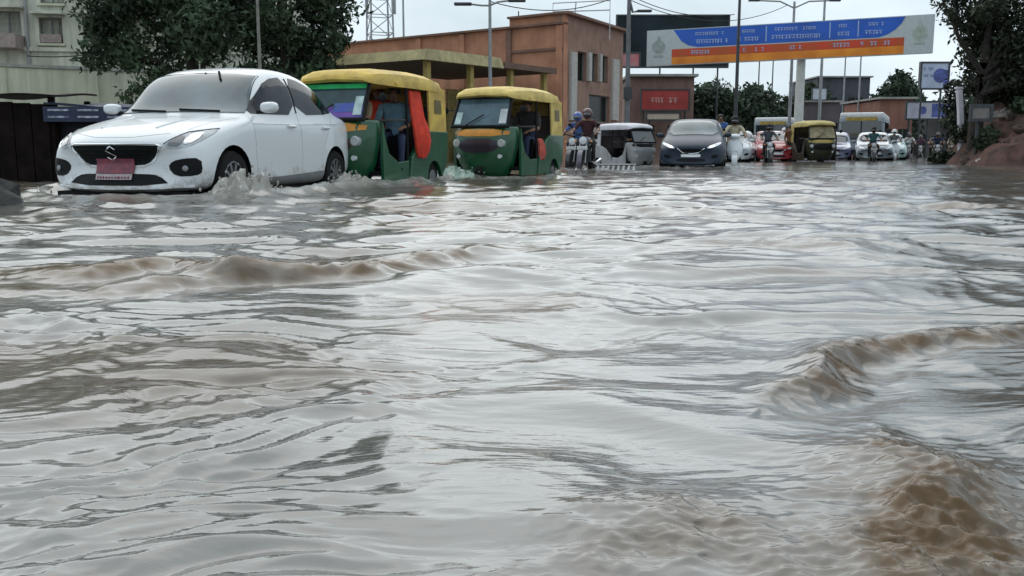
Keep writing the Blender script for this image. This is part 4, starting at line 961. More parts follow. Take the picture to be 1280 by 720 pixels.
# ------------------------------------------------------------------ buildings
def wall_mb(Lw, H, t, openings, z0=0.0):
    """upright wall along local +x (outer face at y = 0) with real openings: (x0, x1, z0, z1)"""
    xs = sorted({0, Lw} | {round(v, 4) for o in openings for v in o[:2]}); zs = sorted({z0, H} | {round(v, 4) for o in openings for v in o[2:4]})
    mb = MB()
    for i in range(len(xs) - 1):
        j = 0
        while j < len(zs) - 1:
            cx = (xs[i] + xs[i + 1]) / 2
            solid = lambda k: not any(o[0] < cx < o[1] and o[2] < (zs[k] + zs[k + 1]) / 2 < o[3] for o in openings)
            if not solid(j): j += 1; continue
            k = j
            while k + 1 < len(zs) - 1 and solid(k + 1): k += 1
            mb.box((cx, t / 2, (zs[j] + zs[k + 1]) / 2), (xs[i + 1] - xs[i], t, zs[k + 1] - zs[j])); j = k + 1
    return mb
def fit_window(parent, o, t, frame, pane, sill=None, bars=1):
    x0, x1, z0, z1 = o; b = .05
    f = MB()
    f.box(((x0 + x1) / 2, t * .55, z0 + b / 2), (x1 - x0, .06, b)); f.box(((x0 + x1) / 2, t * .55, z1 - b / 2), (x1 - x0, .06, b))
    for x in [x0 + b / 2, x1 - b / 2] + [x0 + (x1 - x0) * (k + 1) / (bars + 1) for k in range(bars)]: f.box((x, t * .55, (z0 + z1) / 2), (b, .058, z1 - z0 - 2 * b))
    w = f.build('window', frame, parent)
    MB().box(((x0 + x1) / 2, t * .7, (z0 + z1) / 2), (x1 - x0, .02, z1 - z0)).build('pane', pane, w)
    if sill: MB().box(((x0 + x1) / 2, -.06, z0 - .05), (x1 - x0 + .16, .18, .08)).build('sill', sill, w)
    return w
def ray_wall(px, py, A, B):
    """distance along the wall A->B and height of a spot measured in the photograph"""
    u = at(px, py, 1.0) - Vector((0, 0, CAM_H)); d = Vector((B[0] - A[0], B[1] - A[1])); ln = d.length; d /= ln
    # u.x*t = A.x + d.x*s ; u.y*t = A.y + d.y*s
    det = -u.x * d.y + u.y * d.x
    t = (-A[0] * d.y + A[1] * d.x) / det; s = (u.x * A[1] - u.y * A[0]) / det
    return s, CAM_H + u.z * t - ROAD_Z
def wall_frame(A, B, label=None, cat=None, name='building'):
    return empty(name, (A[0], A[1], ROAD_Z), math.atan2(B[1] - A[1], B[0] - A[0]), label, cat)

cream_w = mat('cream_plaster', (.62, .62, .52), .9, streak=.30, var=.16, scale=.8, bump=.15)
pale_w = mat('pale_yellow_plaster', (.62, .62, .47), .9, streak=.25, var=.14, scale=.7, bump=.15)
dkpane = mat('dark_pane', (.014, .018, .017), .25, var=.3, scale=2, spec=.2)
# cream flats on the left
A, B = (-24.0, 34.0), (-8.0, 36.5)
e = wall_frame(A, B, 'cream plastered apartment house with square dark windows behind the tree', 'building', 'apartment_house')
Lb = math.dist(A, B)
def px_open(x0, x1, y0, y1):
    a = ray_wall(x0, y1, A, B); b = ray_wall(x1, y0, A, B); return (a[0], b[0], a[1], b[1])
ops = [px_open(50, 77, 22, 54), px_open(105, 132, 22, 53), px_open(50, 77, -32, 4), px_open(105, 132, -32, 4), px_open(-6, 25, 14, 45), px_open(-6, 25, -42, -10), px_open(-70, -35, 22, 54), px_open(165, 192, 22, 53)]
wall_mb(Lb, 11.0, .3, ops).build('wall', cream_w, e)
for i, o in enumerate(ops): fit_window(e, o, .3, mat('window_frame_grey', (.16, .17, .16), .6), dkpane, pale_w)
for o in ops: MB().box(((o[0] + o[1]) / 2, -.22, o[3] + .12), (o[1] - o[0] + .3, .5, .08)).build('sunshade', cream_w, e)
o = ops[0]; MB().box(((o[0] + o[1]) / 2, -.03, o[2] + .17), (o[1] - o[0] - .1, .12, .30)).build('window_box', mat('pinkish_box', (.34, .27, .25), .8, var=.2), e)
o = ops[4]; MB().box(((o[0] + o[1]) / 2, -.5, o[2] - .25), (o[1] - o[0] + .2, 1.0, .5)).build('balcony', mat('pinkish_box'), e)
MB().tube([(ray_wall(36, 60, A, B)[0], -.08, 2), (ray_wall(36, 60, A, B)[0], -.08, 11)], .06).build('drain_pipe', mat('grey_pipe', (.30, .31, .30), .6), e)
MB().box((Lb / 2, 4.2, 5.5), (Lb, 8.0, 10.9)).build('house_block', cream_w, e)
MB().box((Lb / 2, 4.0, 11.15), (Lb + .4, 8.6, .3)).build('roof', M['concrete'], e)
MB().box((Lb / 2, -.06, ray_wall(60, 62, A, B)[1]), (Lb, .12, .14)).build('string_course', cream_w, e)
# sloping compound wall in front of it
A2, B2 = (-21.5, 27.0), (-11.2, 33.2)
e = wall_frame(A2, B2, 'pale yellow compound wall in front of the cream apartment house', 'wall', 'compound_wall')
L2 = math.dist(A2, B2)
MB().box((L2 / 2, .12, 1.62), (L2, .24, 3.24)).build('wall_panel', pale_w, e)
MB().box((L2 / 2, .12, 3.30), (L2 + .1, .34, .10)).build('coping', mat('coping_grey', (.33, .33, .29), .9, var=.2), e)
for k in range(5): MB().box((.6 + k * 2.7, -.04, 1.6), (.30, .10, 3.2)).build('pier', pale_w, e)

# brick market building
brick = mat('pink_brick', (.50, .24, .145), .9, streak=.14, var=.22, scale=1.2, bump=.2)
brickd = mat('brown_brick', (.22, .125, .095), .9, var=.25, scale=1.2, bump=.2)
A, B = (-14.0, 55.9), (2.4, 44.0); Cc = (5.95, 50.6)
e = wall_frame(A, B, 'pink brick building with a flat roof and a beige canopy behind the auto rickshaws', 'building', 'brick_building')
LA = math.dist(A, B); H = 6.85
sx = ray_wall(637, 60, A, B)[0]
ground = [(sx - 8.2, sx - 6.4, 0, 2.6), (sx - 5.6, sx - 3.8, 0, 2.6), (sx - 2.8, sx - 1.2, 0, 2.6), (sx - .4, sx + 1.4, 0, 2.7)]
wall_mb(LA, H - .45, .35, ground).build('long_wall', brick, e)
MB().box(((sx + LA) / 2, .17, H - .225 + .002), (LA - sx, .36, .45)).build('raised_parapet', brick, e)
MB().box((LA / 2, .12, H - .40), (LA, .62, .10)).build('parapet_coping', brickd, e)
MB().box(((sx + LA) / 2 + .03, .12, H + .05), (LA - sx + .1, .62, .10)).build('parapet_coping', brickd, e)
MB().box(((sx + LA) / 2, -.03, H - 1.55), (LA - sx, .10, .12)).build('brick_band', brickd, e)
for k, x in enumerate((sx - 2.9, sx - 5.8, sx, LA - .2)): MB().box((x, -.05, (H - .5) / 2), (.30, .14, H - .5)).build('pilaster', brick if k != 2 else brickd, e)
for o in ground:
    MB().box(((o[0] + o[1]) / 2, .28, 1.3), (o[1] - o[0], .05, 2.6)).build('shutter', mat('shutter_brown', (.05, .032, .026), .7, var=.3), e)
# side wall along the street: own local frame inside the building, given as a rotated part
angB = math.atan2(Cc[1] - B[1], Cc[0] - B[0]) - math.atan2(B[1] - A[1], B[0] - A[0])
LC = math.dist(B, Cc)
sw = bpy.data.objects.new('side_wall_frame', None)
def side_open(x0, x1, y0, y1):
    a = ray_wall(x0, y1, B, Cc); b = ray_wall(x1, y0, B, Cc); return (a[0], b[0], a[1], b[1])
sops = [side_open(722, 733, 66, 101), side_open(738, 747, 68, 102), side_open(751, 760, 71, 103), side_open(736, 762, 121, 152)]
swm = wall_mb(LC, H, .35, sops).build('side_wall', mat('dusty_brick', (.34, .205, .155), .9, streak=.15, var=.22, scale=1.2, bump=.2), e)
swm.location = (LA, 0, 0); swm.rotation_euler = (0, 0, angB)
bpy.data.objects.remove(sw)
for o in sops: fit_window(swm, o, .35, mat('window_frame_grey'), dkpane, None, bars=0)
for x0, x1, y0, y1 in ((711, 719, 66, 150), (733.5, 737.5, 66, 101), (747.5, 750.5, 68, 102), (763, 772, 75, 150)):
    o = side_open(x0, x1, y0, y1); MB().box(((o[0] + o[1]) / 2, -.05, (o[2] + o[3]) / 2), (o[1] - o[0], .16, o[3] - o[2])).build('pale_pilaster', mat('pale_pilaster', (.48, .45, .42), .8, var=.15), swm)
MB().box((LC / 2 + .1, .05, H + .05), (LC + .5, .7, .12)).build('side_coping', brickd, swm)
pts = [(0.2, .3), (LA - .1, .3), (LA - .3 + LC * math.cos(angB), LC * math.sin(angB)), (2.0, LC * math.sin(angB))]
MB().prism(pts, H - 1.0, H - .85, 'xy').build('roof', M['concrete'], e)
# pipes and frames left on the roof
rr = MB()
for a, b in (((LA - 1.4, 1.2), (LA + .6, 3.2)),):
    rr.tube([(a[0], a[1], H - .9), (a[0], a[1], H + .75), (b[0], b[1], H + .95), (b[0], b[1], H - .9)], .03, 6); rr.tube([(a[0], a[1], H + .35), (b[0], b[1], H + .5)], .03, 6)
    rr.tube([(a[0] + .7, a[1] + .7, H - .9), (a[0] + .8, a[1] + .8, H + .8)], .03, 6)
rr.build('roof_pipes', mat('pipe_white', (.45, .44, .44), .6), e)
# canopy in front: its own thing on posts
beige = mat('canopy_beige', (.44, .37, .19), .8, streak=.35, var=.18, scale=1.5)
e = empty('shop_canopy', (-3.3, 36.0, ROAD_Z), math.atan2(6.8, 5.2), 'beige sheet canopy on posts in front of the brick building', 'canopy')
LN_ = 8.6
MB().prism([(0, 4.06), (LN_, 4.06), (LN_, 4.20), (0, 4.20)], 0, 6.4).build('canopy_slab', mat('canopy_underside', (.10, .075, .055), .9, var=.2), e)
MB().add([(-.15, -.12, 4.02), (LN_ * .55, -.12, 4.02), (LN_ * .55, .05, 4.46), (.25, .05, 4.46), (-.15, -.06, 4.00), (LN_ * .55, -.06, 4.00), (LN_ * .55, .13, 4.44), (.25, .13, 4.44)],
         [(0, 1, 2, 3), (7, 6, 5, 4), (0, 4, 5, 1), (1, 5, 6, 2), (2, 6, 7, 3), (3, 7, 4, 0)]).build('fascia', beige, e)
MB().box((LN_ * .78, -.08, 4.16), (LN_ * .45, .08, .24)).build('fascia', mat('fascia_brown', (.16, .10, .075), .8, var=.2), e)
MB().add([(-.2, -.1, 4.02), (-.2, 6.4, 4.06), (.1, 6.4, 4.50), (.1, 0, 4.44), (-.12, -.1, 4.02), (-.12, 6.4, 4.06), (.18, 6.4, 4.50), (.18, 0, 4.44)],
         [(0, 1, 2, 3), (7, 6, 5, 4), (0, 4, 5, 1), (1, 5, 6, 2), (2, 6, 7, 3), (3, 7, 4, 0)]).build('fascia', beige, e)
for x, y in ((.4, .3), (3.0, .3), (5.7, .3), (8.2, .3), (.4, 5.8)):
    MB().box((x, y, 2.03), (.22, .22, 4.06)).build('post', mat('post_yellow', (.40, .30, .09), .7, var=.2), e)
# yellow-brown counter wall under the canopy
e = empty('market_stall', (-2.0, 39.6, ROAD_Z), math.atan2(6.8, 5.2), 'yellow brown shop counter under the beige canopy', 'stall')
MB().box((3.2, 0, .55), (6.6, .7, 1.1)).build('counter', mat('counter_brown', (.14, .085, .05), .8, var=.3), e, bevel=.02)
MB().box((3.2, .9, 1.6), (6.6, .1, 3.2)).build('back_panel', mat('panel_yellow', (.26, .20, .07), .8, var=.3), e)
for k in range(4): MB().box((.2 + k * 2.0, .3, 1.6), (.14, .14, 3.2)).build('stall_post', mat('post_yellow'), e)

# ------------------------------------------------------------------ roadside stalls on the left
tarp_black = mat('black_tarpaulin', (.016, .012, .011), .7, spec=.1, var=.4, scale=3, bump=.3)
tarp_blue = mat('blue_tarpaulin', (.010, .018, .055), .5, var=.4, scale=3, bump=.3)
plank = mat('dark_plank', (.012, .008, .007), .85, spec=.1, var=.45, scale=4, bump=.3)
def sag_sheet(x0, x1, y0, y1, z, sag, seed, t=.03):
    n, k = 14, 7; secs = []
    r_ = random.Random(seed)
    ph = r_.random() * 6
    for i in range(n + 1):
        u = i / n; sec = []
        for j in range(k + 1):
            v = j / k
            sec.append((x0 + (x1 - x0) * u, y0 + (y1 - y0) * v, z + sag * (math.sin(u * 7 + ph) * .5 + math.sin(v * 5 + u * 9 + ph) * .35) + .10 * v))
        secs.append(sec + [(a, b, c - t) for a, b, c in sec[::-1]])
    return MB().loft(secs)
e = empty('vending_stall', (-8.9, 13.7, ROAD_Z), R(6), 'dark wooden vending stall under a black tarpaulin at the road edge', 'stall')
sag_sheet(-.2, 2.15, -.2, 1.8, 1.40, .05, 3).build('tarpaulin_roof', tarp_black, e, smooth=True)
for k in range(9): MB().box((-.1 + k * .25, 0, .66), (.235, .04, 1.30 - .03 * (k % 3))).build('plank', plank, e)
for x in (-.15, 2.05):
    for y in (.06, 1.6): MB().box((x, y, .70), (.08, .08, 1.40)).build('post', plank, e)
MB().box((2.10, .85, .62), (.04, 1.5, 1.2)).build('side_board', plank, e)
e = empty('vending_stall', (-6.85, 14.1, ROAD_Z), R(6), 'dark stall under a blue tarpaulin with white striped edging behind the sedan', 'stall')
sag_sheet(-.1, 2.6, -.25, 1.8, 1.26, .05, 8).build('tarpaulin_roof', tarp_blue, e, smooth=True)
MB().box((1.25, 0, .58), (2.6, .05, 1.14)).build('front_board', mat('board_black', (.022, .022, .026), .8, spec=.1, var=.4), e)
vb = MB(); vb.box((1.25, -.28, 1.13), (2.7, .02, .22)); va = vb.build('valance', tarp_blue, e)
for k in range(6):
    for z in (1.19, 1.09): MB().box((.12 + k * .42, -.295, z), (.30, .012, .028)).build('white_stripe', mat('stripe_white', (.36, .38, .45), .7, var=.5, scale=14, var2=(.10, .11, .16)), va)
for x in (0.0, 2.5): MB().box((x, -.1, .64), (.07, .07, 1.28)).build('post', plank, e)
# dark stone at the left edge
st = MB().ball((0, 0, 0), (.30, .24, .23), 12, 8, jit=.35)
so = st.build('kerb_stone', mat('dark_stone', (.05, .05, .048), .8, var=.5, scale=5, bump=.6)); so.location = (-4.42, 7.75, .04); so.rotation_euler = (.2, .1, .5)
tag(so, 'dark rough stone half sunk in front of the wooden stall', 'stone')

# ------------------------------------------------------------------ trees
def leaf_mat(key, c, var2):
    m = mat(key, c, .65, var=.5, scale=1.1, var2=var2, spec=.25)
    return m
def tree(base, H, r0, clumps, n, leaf, label, lm, group=None, seed=1, name='tree', lean=(0, 0), limbs=9):
    r_ = np.random.default_rng(seed); rd_ = random.Random(seed)
    e = empty(name, base, 0, label, 'tree', group)
    cen = np.array([c[0] for c in clumps]); top = Vector((lean[0], lean[1], H))
    tk = MB(); path = [Vector((0, 0, -.1)), Vector((lean[0] * .3 + rd_.uniform(-.1, .1), lean[1] * .3, H * .35)), Vector((lean[0] * .7, lean[1] * .7 + rd_.uniform(-.1, .1), H * .7)), top]
    tk.tube(path, [r0 * 1.25, r0, r0 * .75, r0 * .4], 10)
    for i in rd_.sample(range(len(clumps)), min(limbs, len(clumps))):
        c = Vector(clumps[i][0]); s = path[1].lerp(path[2], rd_.uniform(.1, 1.0)) if c.z > H * .5 else path[0].lerp(path[1], rd_.uniform(.6, 1))
        mid = s.lerp(c, .5) + Vector((rd_.uniform(-.3, .3), rd_.uniform(-.3, .3), rd_.uniform(.0, .4)))
        tk.tube([s, mid, c], [r0 * .5, r0 * .32, r0 * .1], 7)
        for q in range(3):
            d = Vector((rd_.uniform(-1, 1), rd_.uniform(-1, 1), rd_.uniform(-.4, .9))) * clumps[i][1][0] * .8
            tk.tube([mid.lerp(c, .4 + .2 * q), c + d], [r0 * .16, r0 * .05], 5)
    tk.build('trunk', M['bark'], e, smooth=True)
    vol = np.array([c[1][0] * c[1][1] * c[1][2] for c in clumps]) ** .75; cnt = np.maximum(4, (n * vol / vol.sum())).astype(int)
    P_ = []
    for (c, rad), k in zip(clumps, cnt):
        d = r_.normal(size=(k, 3)); d /= np.linalg.norm(d, axis=1)[:, None]
        rr_ = r_.uniform(.35, 1.0, size=(k, 1)) ** .6
        P_.append(np.array(c) + d * rr_ * np.array(rad) * (1 + .22 * r_.normal(size=(k, 1))))
    P_ = np.concatenate(P_); k = len(P_)
    a = r_.normal(size=(k, 3)); a /= np.linalg.norm(a, axis=1)[:, None]; b = np.cross(a, r_.normal(size=(k, 3))); b /= np.linalg.norm(b, axis=1)[:, None]
    nrm = np.cross(a, b)
    s = leaf * r_.uniform(.55, 1.35, size=(k, 1))
    q = np.stack([P_ - a * s, P_ + b * s * .42 + nrm * s * .15, P_ + a * s, P_ - b * s * .42 + nrm * s * .15], 1).reshape(-1, 3)
    me = bpy.data.meshes.new('crown'); me.vertices.add(len(q)); me.vertices.foreach_set('co', q.astype(np.float32).ravel())
    me.loops.add(4 * k); me.loops.foreach_set('vertex_index', np.arange(4 * k, dtype=np.int32)); me.polygons.add(k); me.polygons.foreach_set('loop_start', np.arange(0, 4 * k, 4, dtype=np.int32)); me.update(calc_edges=True)
    link('crown', me, lm, e)
    return e
def clumps_in(c, rad, n, r, seed, flat=1.0):
    g = random.Random(seed); out = []
    while len(out) < n:
        p = [g.uniform(-1, 1) for _ in range(3)]
        if sum(x * x for x in p) > 1: continue
        s = r * g.uniform(.65, 1.35)
        out.append(((c[0] + p[0] * rad[0], c[1] + p[1] * rad[1], c[2] + p[2] * rad[2]), (s, s, s * .75 * flat)))
    return out
leaf_d = leaf_mat('leaves_dark', (.062, .095, .050), (.020, .032, .019))
leaf_e = leaf_mat('leaves_deep', (.040, .050, .030), (.014, .019, .012))
leaf_f = leaf_mat('leaves_far', (.050, .075, .045), (.030, .045, .030))
G1 = 'trees on the left roadside'
tree((-9.0, 26.5, ROAD_Z), 5.2, .20, clumps_in((-.5, 0, 5.7), (1.9, 1.6, 3.4), 34, .72, 3) + clumps_in((-1.9, -.4, 3.6), (.9, .8, .9), 9, .45, 4) + clumps_in((-1.2, 0, 2.4), (1.0, .7, .5), 6, .4, 41), 19000, .105, 'dark leafy tree in front of the cream apartment house', leaf_d, G1, 5)
tree((-6.6, 27.5, ROAD_Z), 5.6, .18, clumps_in((.0, 0, 5.3), (1.5, 1.5, 3.4), 28, .70, 6) + clumps_in((1.0, 0, 3.6), (.9, .8, .8), 8, .45, 7) + clumps_in((.4, 0, 2.5), (1.4, .8, .5), 8, .45, 42), 17000, .105, 'dark leafy tree between the apartment house and the brick building', leaf_d, G1, 9)
tree((16.0, 32.2, .35), 4.4, .22, clumps_in((2.8, 0.3, 5.0), (2.9, 1.9, 2.4), 40, .85, 12) + clumps_in((-.2, -.2, 5.2), (1.4, 1.0, .9), 12, .5, 13) + clumps_in((2.8, .8, 2.7), (2.5, 1.4, 1.2), 26, .65, 14) + clumps_in((.5, .6, 3.6), (.7, .6, .9), 7, .45, 17), 34000, .105, 'large dark tree overhanging the dirt mound', leaf_e, None, 21, lean=(.2, 0), limbs=14)
tree((19.0, 35.5, .8), 2.2, .10, clumps_in((0, 0, 1.5), (3.0, .9, 1.5), 34, .6, 18), 15000, .10, 'thicket of dark shrubs behind the overhanging tree', leaf_e, None, 23, name='shrub_thicket')
tree((24.5, 33.5, .45), 4.8, .26, clumps_in((.2, .3, 5.2), (3.6, 2.4, 2.8), 30, 1.1, 15), 14000, .14, 'dark tree further along the mound past the overhanging one', leaf_e, None, 22)
GF = 'trees behind the traffic'
def far_tree(px, Y, wpx, ytop, label, seed, lm=leaf_f, ybot=165):
    c = at(px, 188, Y); w = wpx / 1150 * Y / 2; zt = at(px, ytop, Y).z
    tree((c.x, Y, ROAD_Z), zt * .6, .18 + w * .03, clumps_in((0, 0, zt * .46), (w * .80, w * .6, zt * .42), 34, w * .36, seed), 6500, .055 * Y / 16, label, lm, GF, seed, limbs=6)
far_tree(888, 72, 84, 97, 'rounded dark tree next to the red shop sign', 31)
far_tree(945, 76, 112, 91, 'broad dark green tree left of the white gantry pillar', 32)
far_tree(1010, 96, 46, 88, 'dark tree right behind the white gantry pillar', 33)
far_tree(1120, 92, 62, 82, 'round topped tree left of the blue and white billboard', 34)
far_tree(1172, 100, 60, 108, 'low tree behind the blue and white billboard', 35)
far_tree(1085, 110, 50, 112, 'low tree between the far building and the round topped tree', 36)
far_tree(826, 78, 60, 88, 'tree showing above the red shop sign', 37)
far_tree(1250, 95, 120, 90, 'tree hidden behind the mound', 38)
far_tree(455, 62, 60, 70, 'tree at the left end of the brick building', 39)

# ------------------------------------------------------------------ overhead gantry sign
def glyphs(mb, x0, x1, z0, z1, y, seed, dense=.8, t=.012):
    """a line of small uneven letter-like strokes between x0 and x1"""
    g = random.Random(seed); x = x0; h = z1 - z0
    while x < x1:
        w = h * g.uniform(.45, .95)
        if g.random() < dense:
            mb.box((x + w * .45, y, z1 - h * .10), (w * .95, t, h * .13))
            k = g.random()
            mb.box((x + w * (.2 + .5 * k), y - .002, (z0 + z1) / 2 - h * .05), (h * .14, t, h * g.uniform(.6, .95)))
            if k > .35: mb.box((x + w * .42, y - .004, z0 + h * g.uniform(.25, .5)), (w * .7, t, h * .14))
            if k < .6: mb.box((x + w * (.75 - .5 * k), y - .005, z0 + h * .35), (h * .12, t, h * .5))
        x += w
    return mb
P0 = at(808, 83, 52.0); P1 = at(1166, 66, 47.6)
ang = math.atan2(P1.y - P0.y, P1.x - P0.x); GL = math.hypot(P1.x - P0.x, P1.y - P0.y); GH = 1.90
zb0, zb1 = P0.z, P1.z
e = empty('gantry_sign', (P0.x, P0.y, ROAD_Z), ang, 'wide blue and orange overhead road sign on a white central pillar', 'road sign')
zz = lambda x: zb0 - ROAD_Z + (zb1 - zb0) * x / GL
def quadbox(x0, x1, a0, a1, y0, y1):
    """panel whose lower/upper edges follow the sign's slight tilt"""
    v = []
    for y in (y0, y1): v += [(x0, y, zz(x0) + a0), (x1, y, zz(x1) + a0), (x1, y, zz(x1) + a1), (x0, y, zz(x0) + a1)]
    return MB().add(v, [(0, 1, 2, 3), (7, 6, 5, 4), (0, 4, 5, 1), (1, 5, 6, 2), (2, 6, 7, 3), (3, 7, 4, 0)])
sg_white = mat('sign_white', (.50, .54, .54), .5, var=.08)
brd = quadbox(0, GL, 0, GH, 0, .35).build('sign_board', sg_white, e)
for x0, x1, k in ((.095, .905, 0),):
    poly = [(.10, 1.86), (.905, 1.86), (.895, 1.55), (.875, 1.25), (.85, 1.02), (.82, .90), (.19, .90), (.155, 1.02), (.13, 1.25)]
    v = [(x * GL, -.012, zz(x * GL) + z) for x, z in poly] + [(x * GL, .0, zz(x * GL) + z) for x, z in poly]; n = len(poly)
    MB().add(v, [tuple(range(n)), tuple(range(n, 2 * n))[::-1]] + [(j, (j + 1) % n, n + (j + 1) % n, n + j) for j in range(n)]).build('blue_field', mat('sign_blue', (.010, .10, .50), .4, var=.2, scale=.8), brd)
quadbox(.095 * GL, .905 * GL, .42, .84, -.012, 0).build('red_band', mat('sign_red', (.50, .045, .012), .45, var=.35, scale=.9, var2=(.36, .10, .01)), brd)
quadbox(.095 * GL, .905 * GL, .03, .42, -.012, 0).build('orange_band', mat('sign_orange', (.72, .26, .012), .45, var=.3, scale=.9, var2=(.60, .15, .01)), brd)
txt = MB(); wht = mat('sign_letter', (.40, .50, .72), .5, var=.1); s_ = 0
def tline(u0, u1, a0, a1, dense=.9):
    global s_
    s_ += 1; m = MB(); x0, x1 = u0 * GL, u1 * GL; zc_ = zz((x0 + x1) / 2)
    glyphs(m, x0, x1, zc_ + a0, zc_ + a1, -.022, s_, dense); tag(m.build('lettering', wht, brd), kind='stuff')
for u0, u1 in ((.17, .295), (.34, .405), (.455, .625), (.675, .72), (.775, .84)):
    tline(u0 + .01, u1 - .01, 1.48, 1.66); tline(u0, u1, 1.06, 1.28)
for u0, u1 in ((.165, .245), (.345, .43), (.50, .575), (.65, .735), (.76, .85)): tline(u0, u1, .50, .72, .6)
for u in (.435, .655, .75): quadbox(u * GL, u * GL + .05, 1.0, 1.78, -.02, -.008).build('divider', wht, brd)
for u, c in ((.045, (.34, .38, .37)), (.955, (.40, .46, .40))):
    m = MB(); zc_ = zz(u * GL)
    m.lathe((u * GL, 0, zc_ + 1.0), (0, -1, 0), [(.36, .0), (.36, .014)], 20); m.lathe((u * GL, 0, zc_ + 1.0), (0, -1, 0), [(.22, .0), (.22, .022)], 14)
    m.box((u * GL, -.01, zc_ + 1.45), (.18, .02, .24)); m.box((u * GL, -.01, zc_ + .52), (.5, .02, .12)); m.build('emblem', mat('emblem_grey' + str(int(u > .5)), c, .6, var=.25, scale=4), brd)
pxl = (at(995, 188, 49.7).x - P0.x) / math.cos(ang)
MB().tube([(pxl, .65, 0), (pxl, .65, zz(pxl) + GH * .8)], [.25, .22], 16).build('pillar', mat('pillar_white', (.60, .60, .56), .6, var=.12), e, smooth=True)
for a0 in (.35, 1.5):
    t_ = MB().tube([(.1, .5, zz(.1) + a0), (GL - .1, .5, zz(GL) + a0)], .07, 8); t_.build('truss_chord', M['steel'], e)
br = MB()
for k in range(14):
    x = .2 + k * (GL - .4) / 14; x2 = x + (GL - .4) / 14; br.tube([(x, .5, zz(x) + (.35 if k % 2 else 1.5)), (x2, .5, zz(x2) + (1.5 if k % 2 else .35))], .035, 6)
br.build('truss_brace', M['steel'], e)

# ------------------------------------------------------------------ billboards and shop signs
def board(px0, px1, py0, py1, Y, m, label, cat, legs=(.2, .8), frame=M['darksteel'], thick=.25, name='billboard', rz=0.0, base=ROAD_Z):
    a = at(px0, py1, Y); b = at(px1, py0, Y); w = b.x - a.x; h = b.z - a.z
    e = empty(name, (a.x, Y, base), rz, label, cat)
    z0 = a.z - base
    p = MB().box((w / 2, thick / 2, z0 + h / 2), (w, thick, h)).build('panel', m, e)
    f = .10
    fr_ = MB()
    for z in (z0, z0 + h): fr_.box((w / 2, thick / 2 - .03, z), (w + f, thick + .03, f))
    for x in (0, w): fr_.box((x, thick / 2 - .03, z0 + h / 2), (f, thick + .026, h - f))
    fr_.build('frame', frame, e)
    for u in legs: MB().tube([(w * u, thick + .12, 0), (w * u, thick + .12, z0 + h * .9)], .06, 10).build('leg', M['darksteel'], e, smooth=True)
    return e, p, w, h, z0
board(770, 912, 19, 84, 66, mat('board_slate', (.022, .032, .038), .7, spec=.1, var=.3, scale=.6), 'large blank dark slate billboard behind the left end of the gantry sign', 'billboard', (.12, .40, .70, .92))
e, p, w, h, z0 = board(1150, 1187, 78, 111, 56, mat('board_paleblue', (.46, .52, .66), .5, var=.15, scale=1), 'small pale blue and white billboard beside the white post', 'billboard', (.15, .85))
q = MB().lathe((w * .70, 0, z0 + h * .50), (0, -1, 0), [(.42, 0), (.42, .012)], 20); q.box((w * .93, -.01, z0 + h * .42), (w * .22, .016, h * .6)); q.build('printed_figure', mat('print_blue', (.08, .11, .34), .5, var=.5, scale=3), p)
q = MB(); glyphs(q, w * .10, w * .42, z0 + h * .70, z0 + h * .82, -.012, 71); glyphs(q, w * .10, w * .40, z0 + h * .45, z0 + h * .55, -.012, 72); q.build('lettering', mat('print_slate', (.22, .26, .42), .5), p)
e, p, w, h, z0 = board(1132, 1192, 127, 149, 58, mat('banner_pale', (.50, .50, .58), .6, var=.2, scale=1.5), 'long pale banner with blue print low behind the waiting riders', 'banner', (.1, .5, .9), name='banner', thick=.08)
q = MB().box((w * .72, -.008, z0 + h * .5), (w * .34, .012, h * .75)); q.lathe((w * .35, 0, z0 + h * .5), (0, -1, 0), [(.25, 0), (.25, .012)], 14); q.build('printed_patch', mat('print_blue'), p)
e, p, w, h, z0 = board(801, 862, 112, 138, 63, mat('shop_red', (.36, .035, .030), .5, var=.25, scale=1.2), 'red shop signboard above a beige strip near the dark blue hatchback', 'shop sign', (.06, .94), name='shop_sign')
q = MB(); glyphs(q, w * .20, w * .80, z0 + h * .35, z0 + h * .62, -.02, 81); q.build('lettering', mat('print_pink', (.55, .30, .28), .5), p)
e, p, w, h, z0 = board(808, 850, 141, 150, 62, mat('strip_beige', (.52, .42, .34), .6, var=.15), 'beige strip board under the red shop sign', 'sign', (.1, .9), name='sign_board', thick=.12)
e, p, w, h, z0 = board(770, 800, 66, 84, 60, mat('poster_pinkred', (.40, .08, .10), .6, var=.5, scale=1.6, var2=(.45, .25, .25)), 'small pink and red poster board below the slate billboard', 'sign', (.5,), name='sign_board', thick=.1)
board(1213, 1240, 132, 150, 31.0, mat('plaque_grey', (.20, .18, .17), .8, var=.2), 'grey plaque on a post in front of the overhanging tree', 'sign', (.5,), name='sign_board', thick=.06)
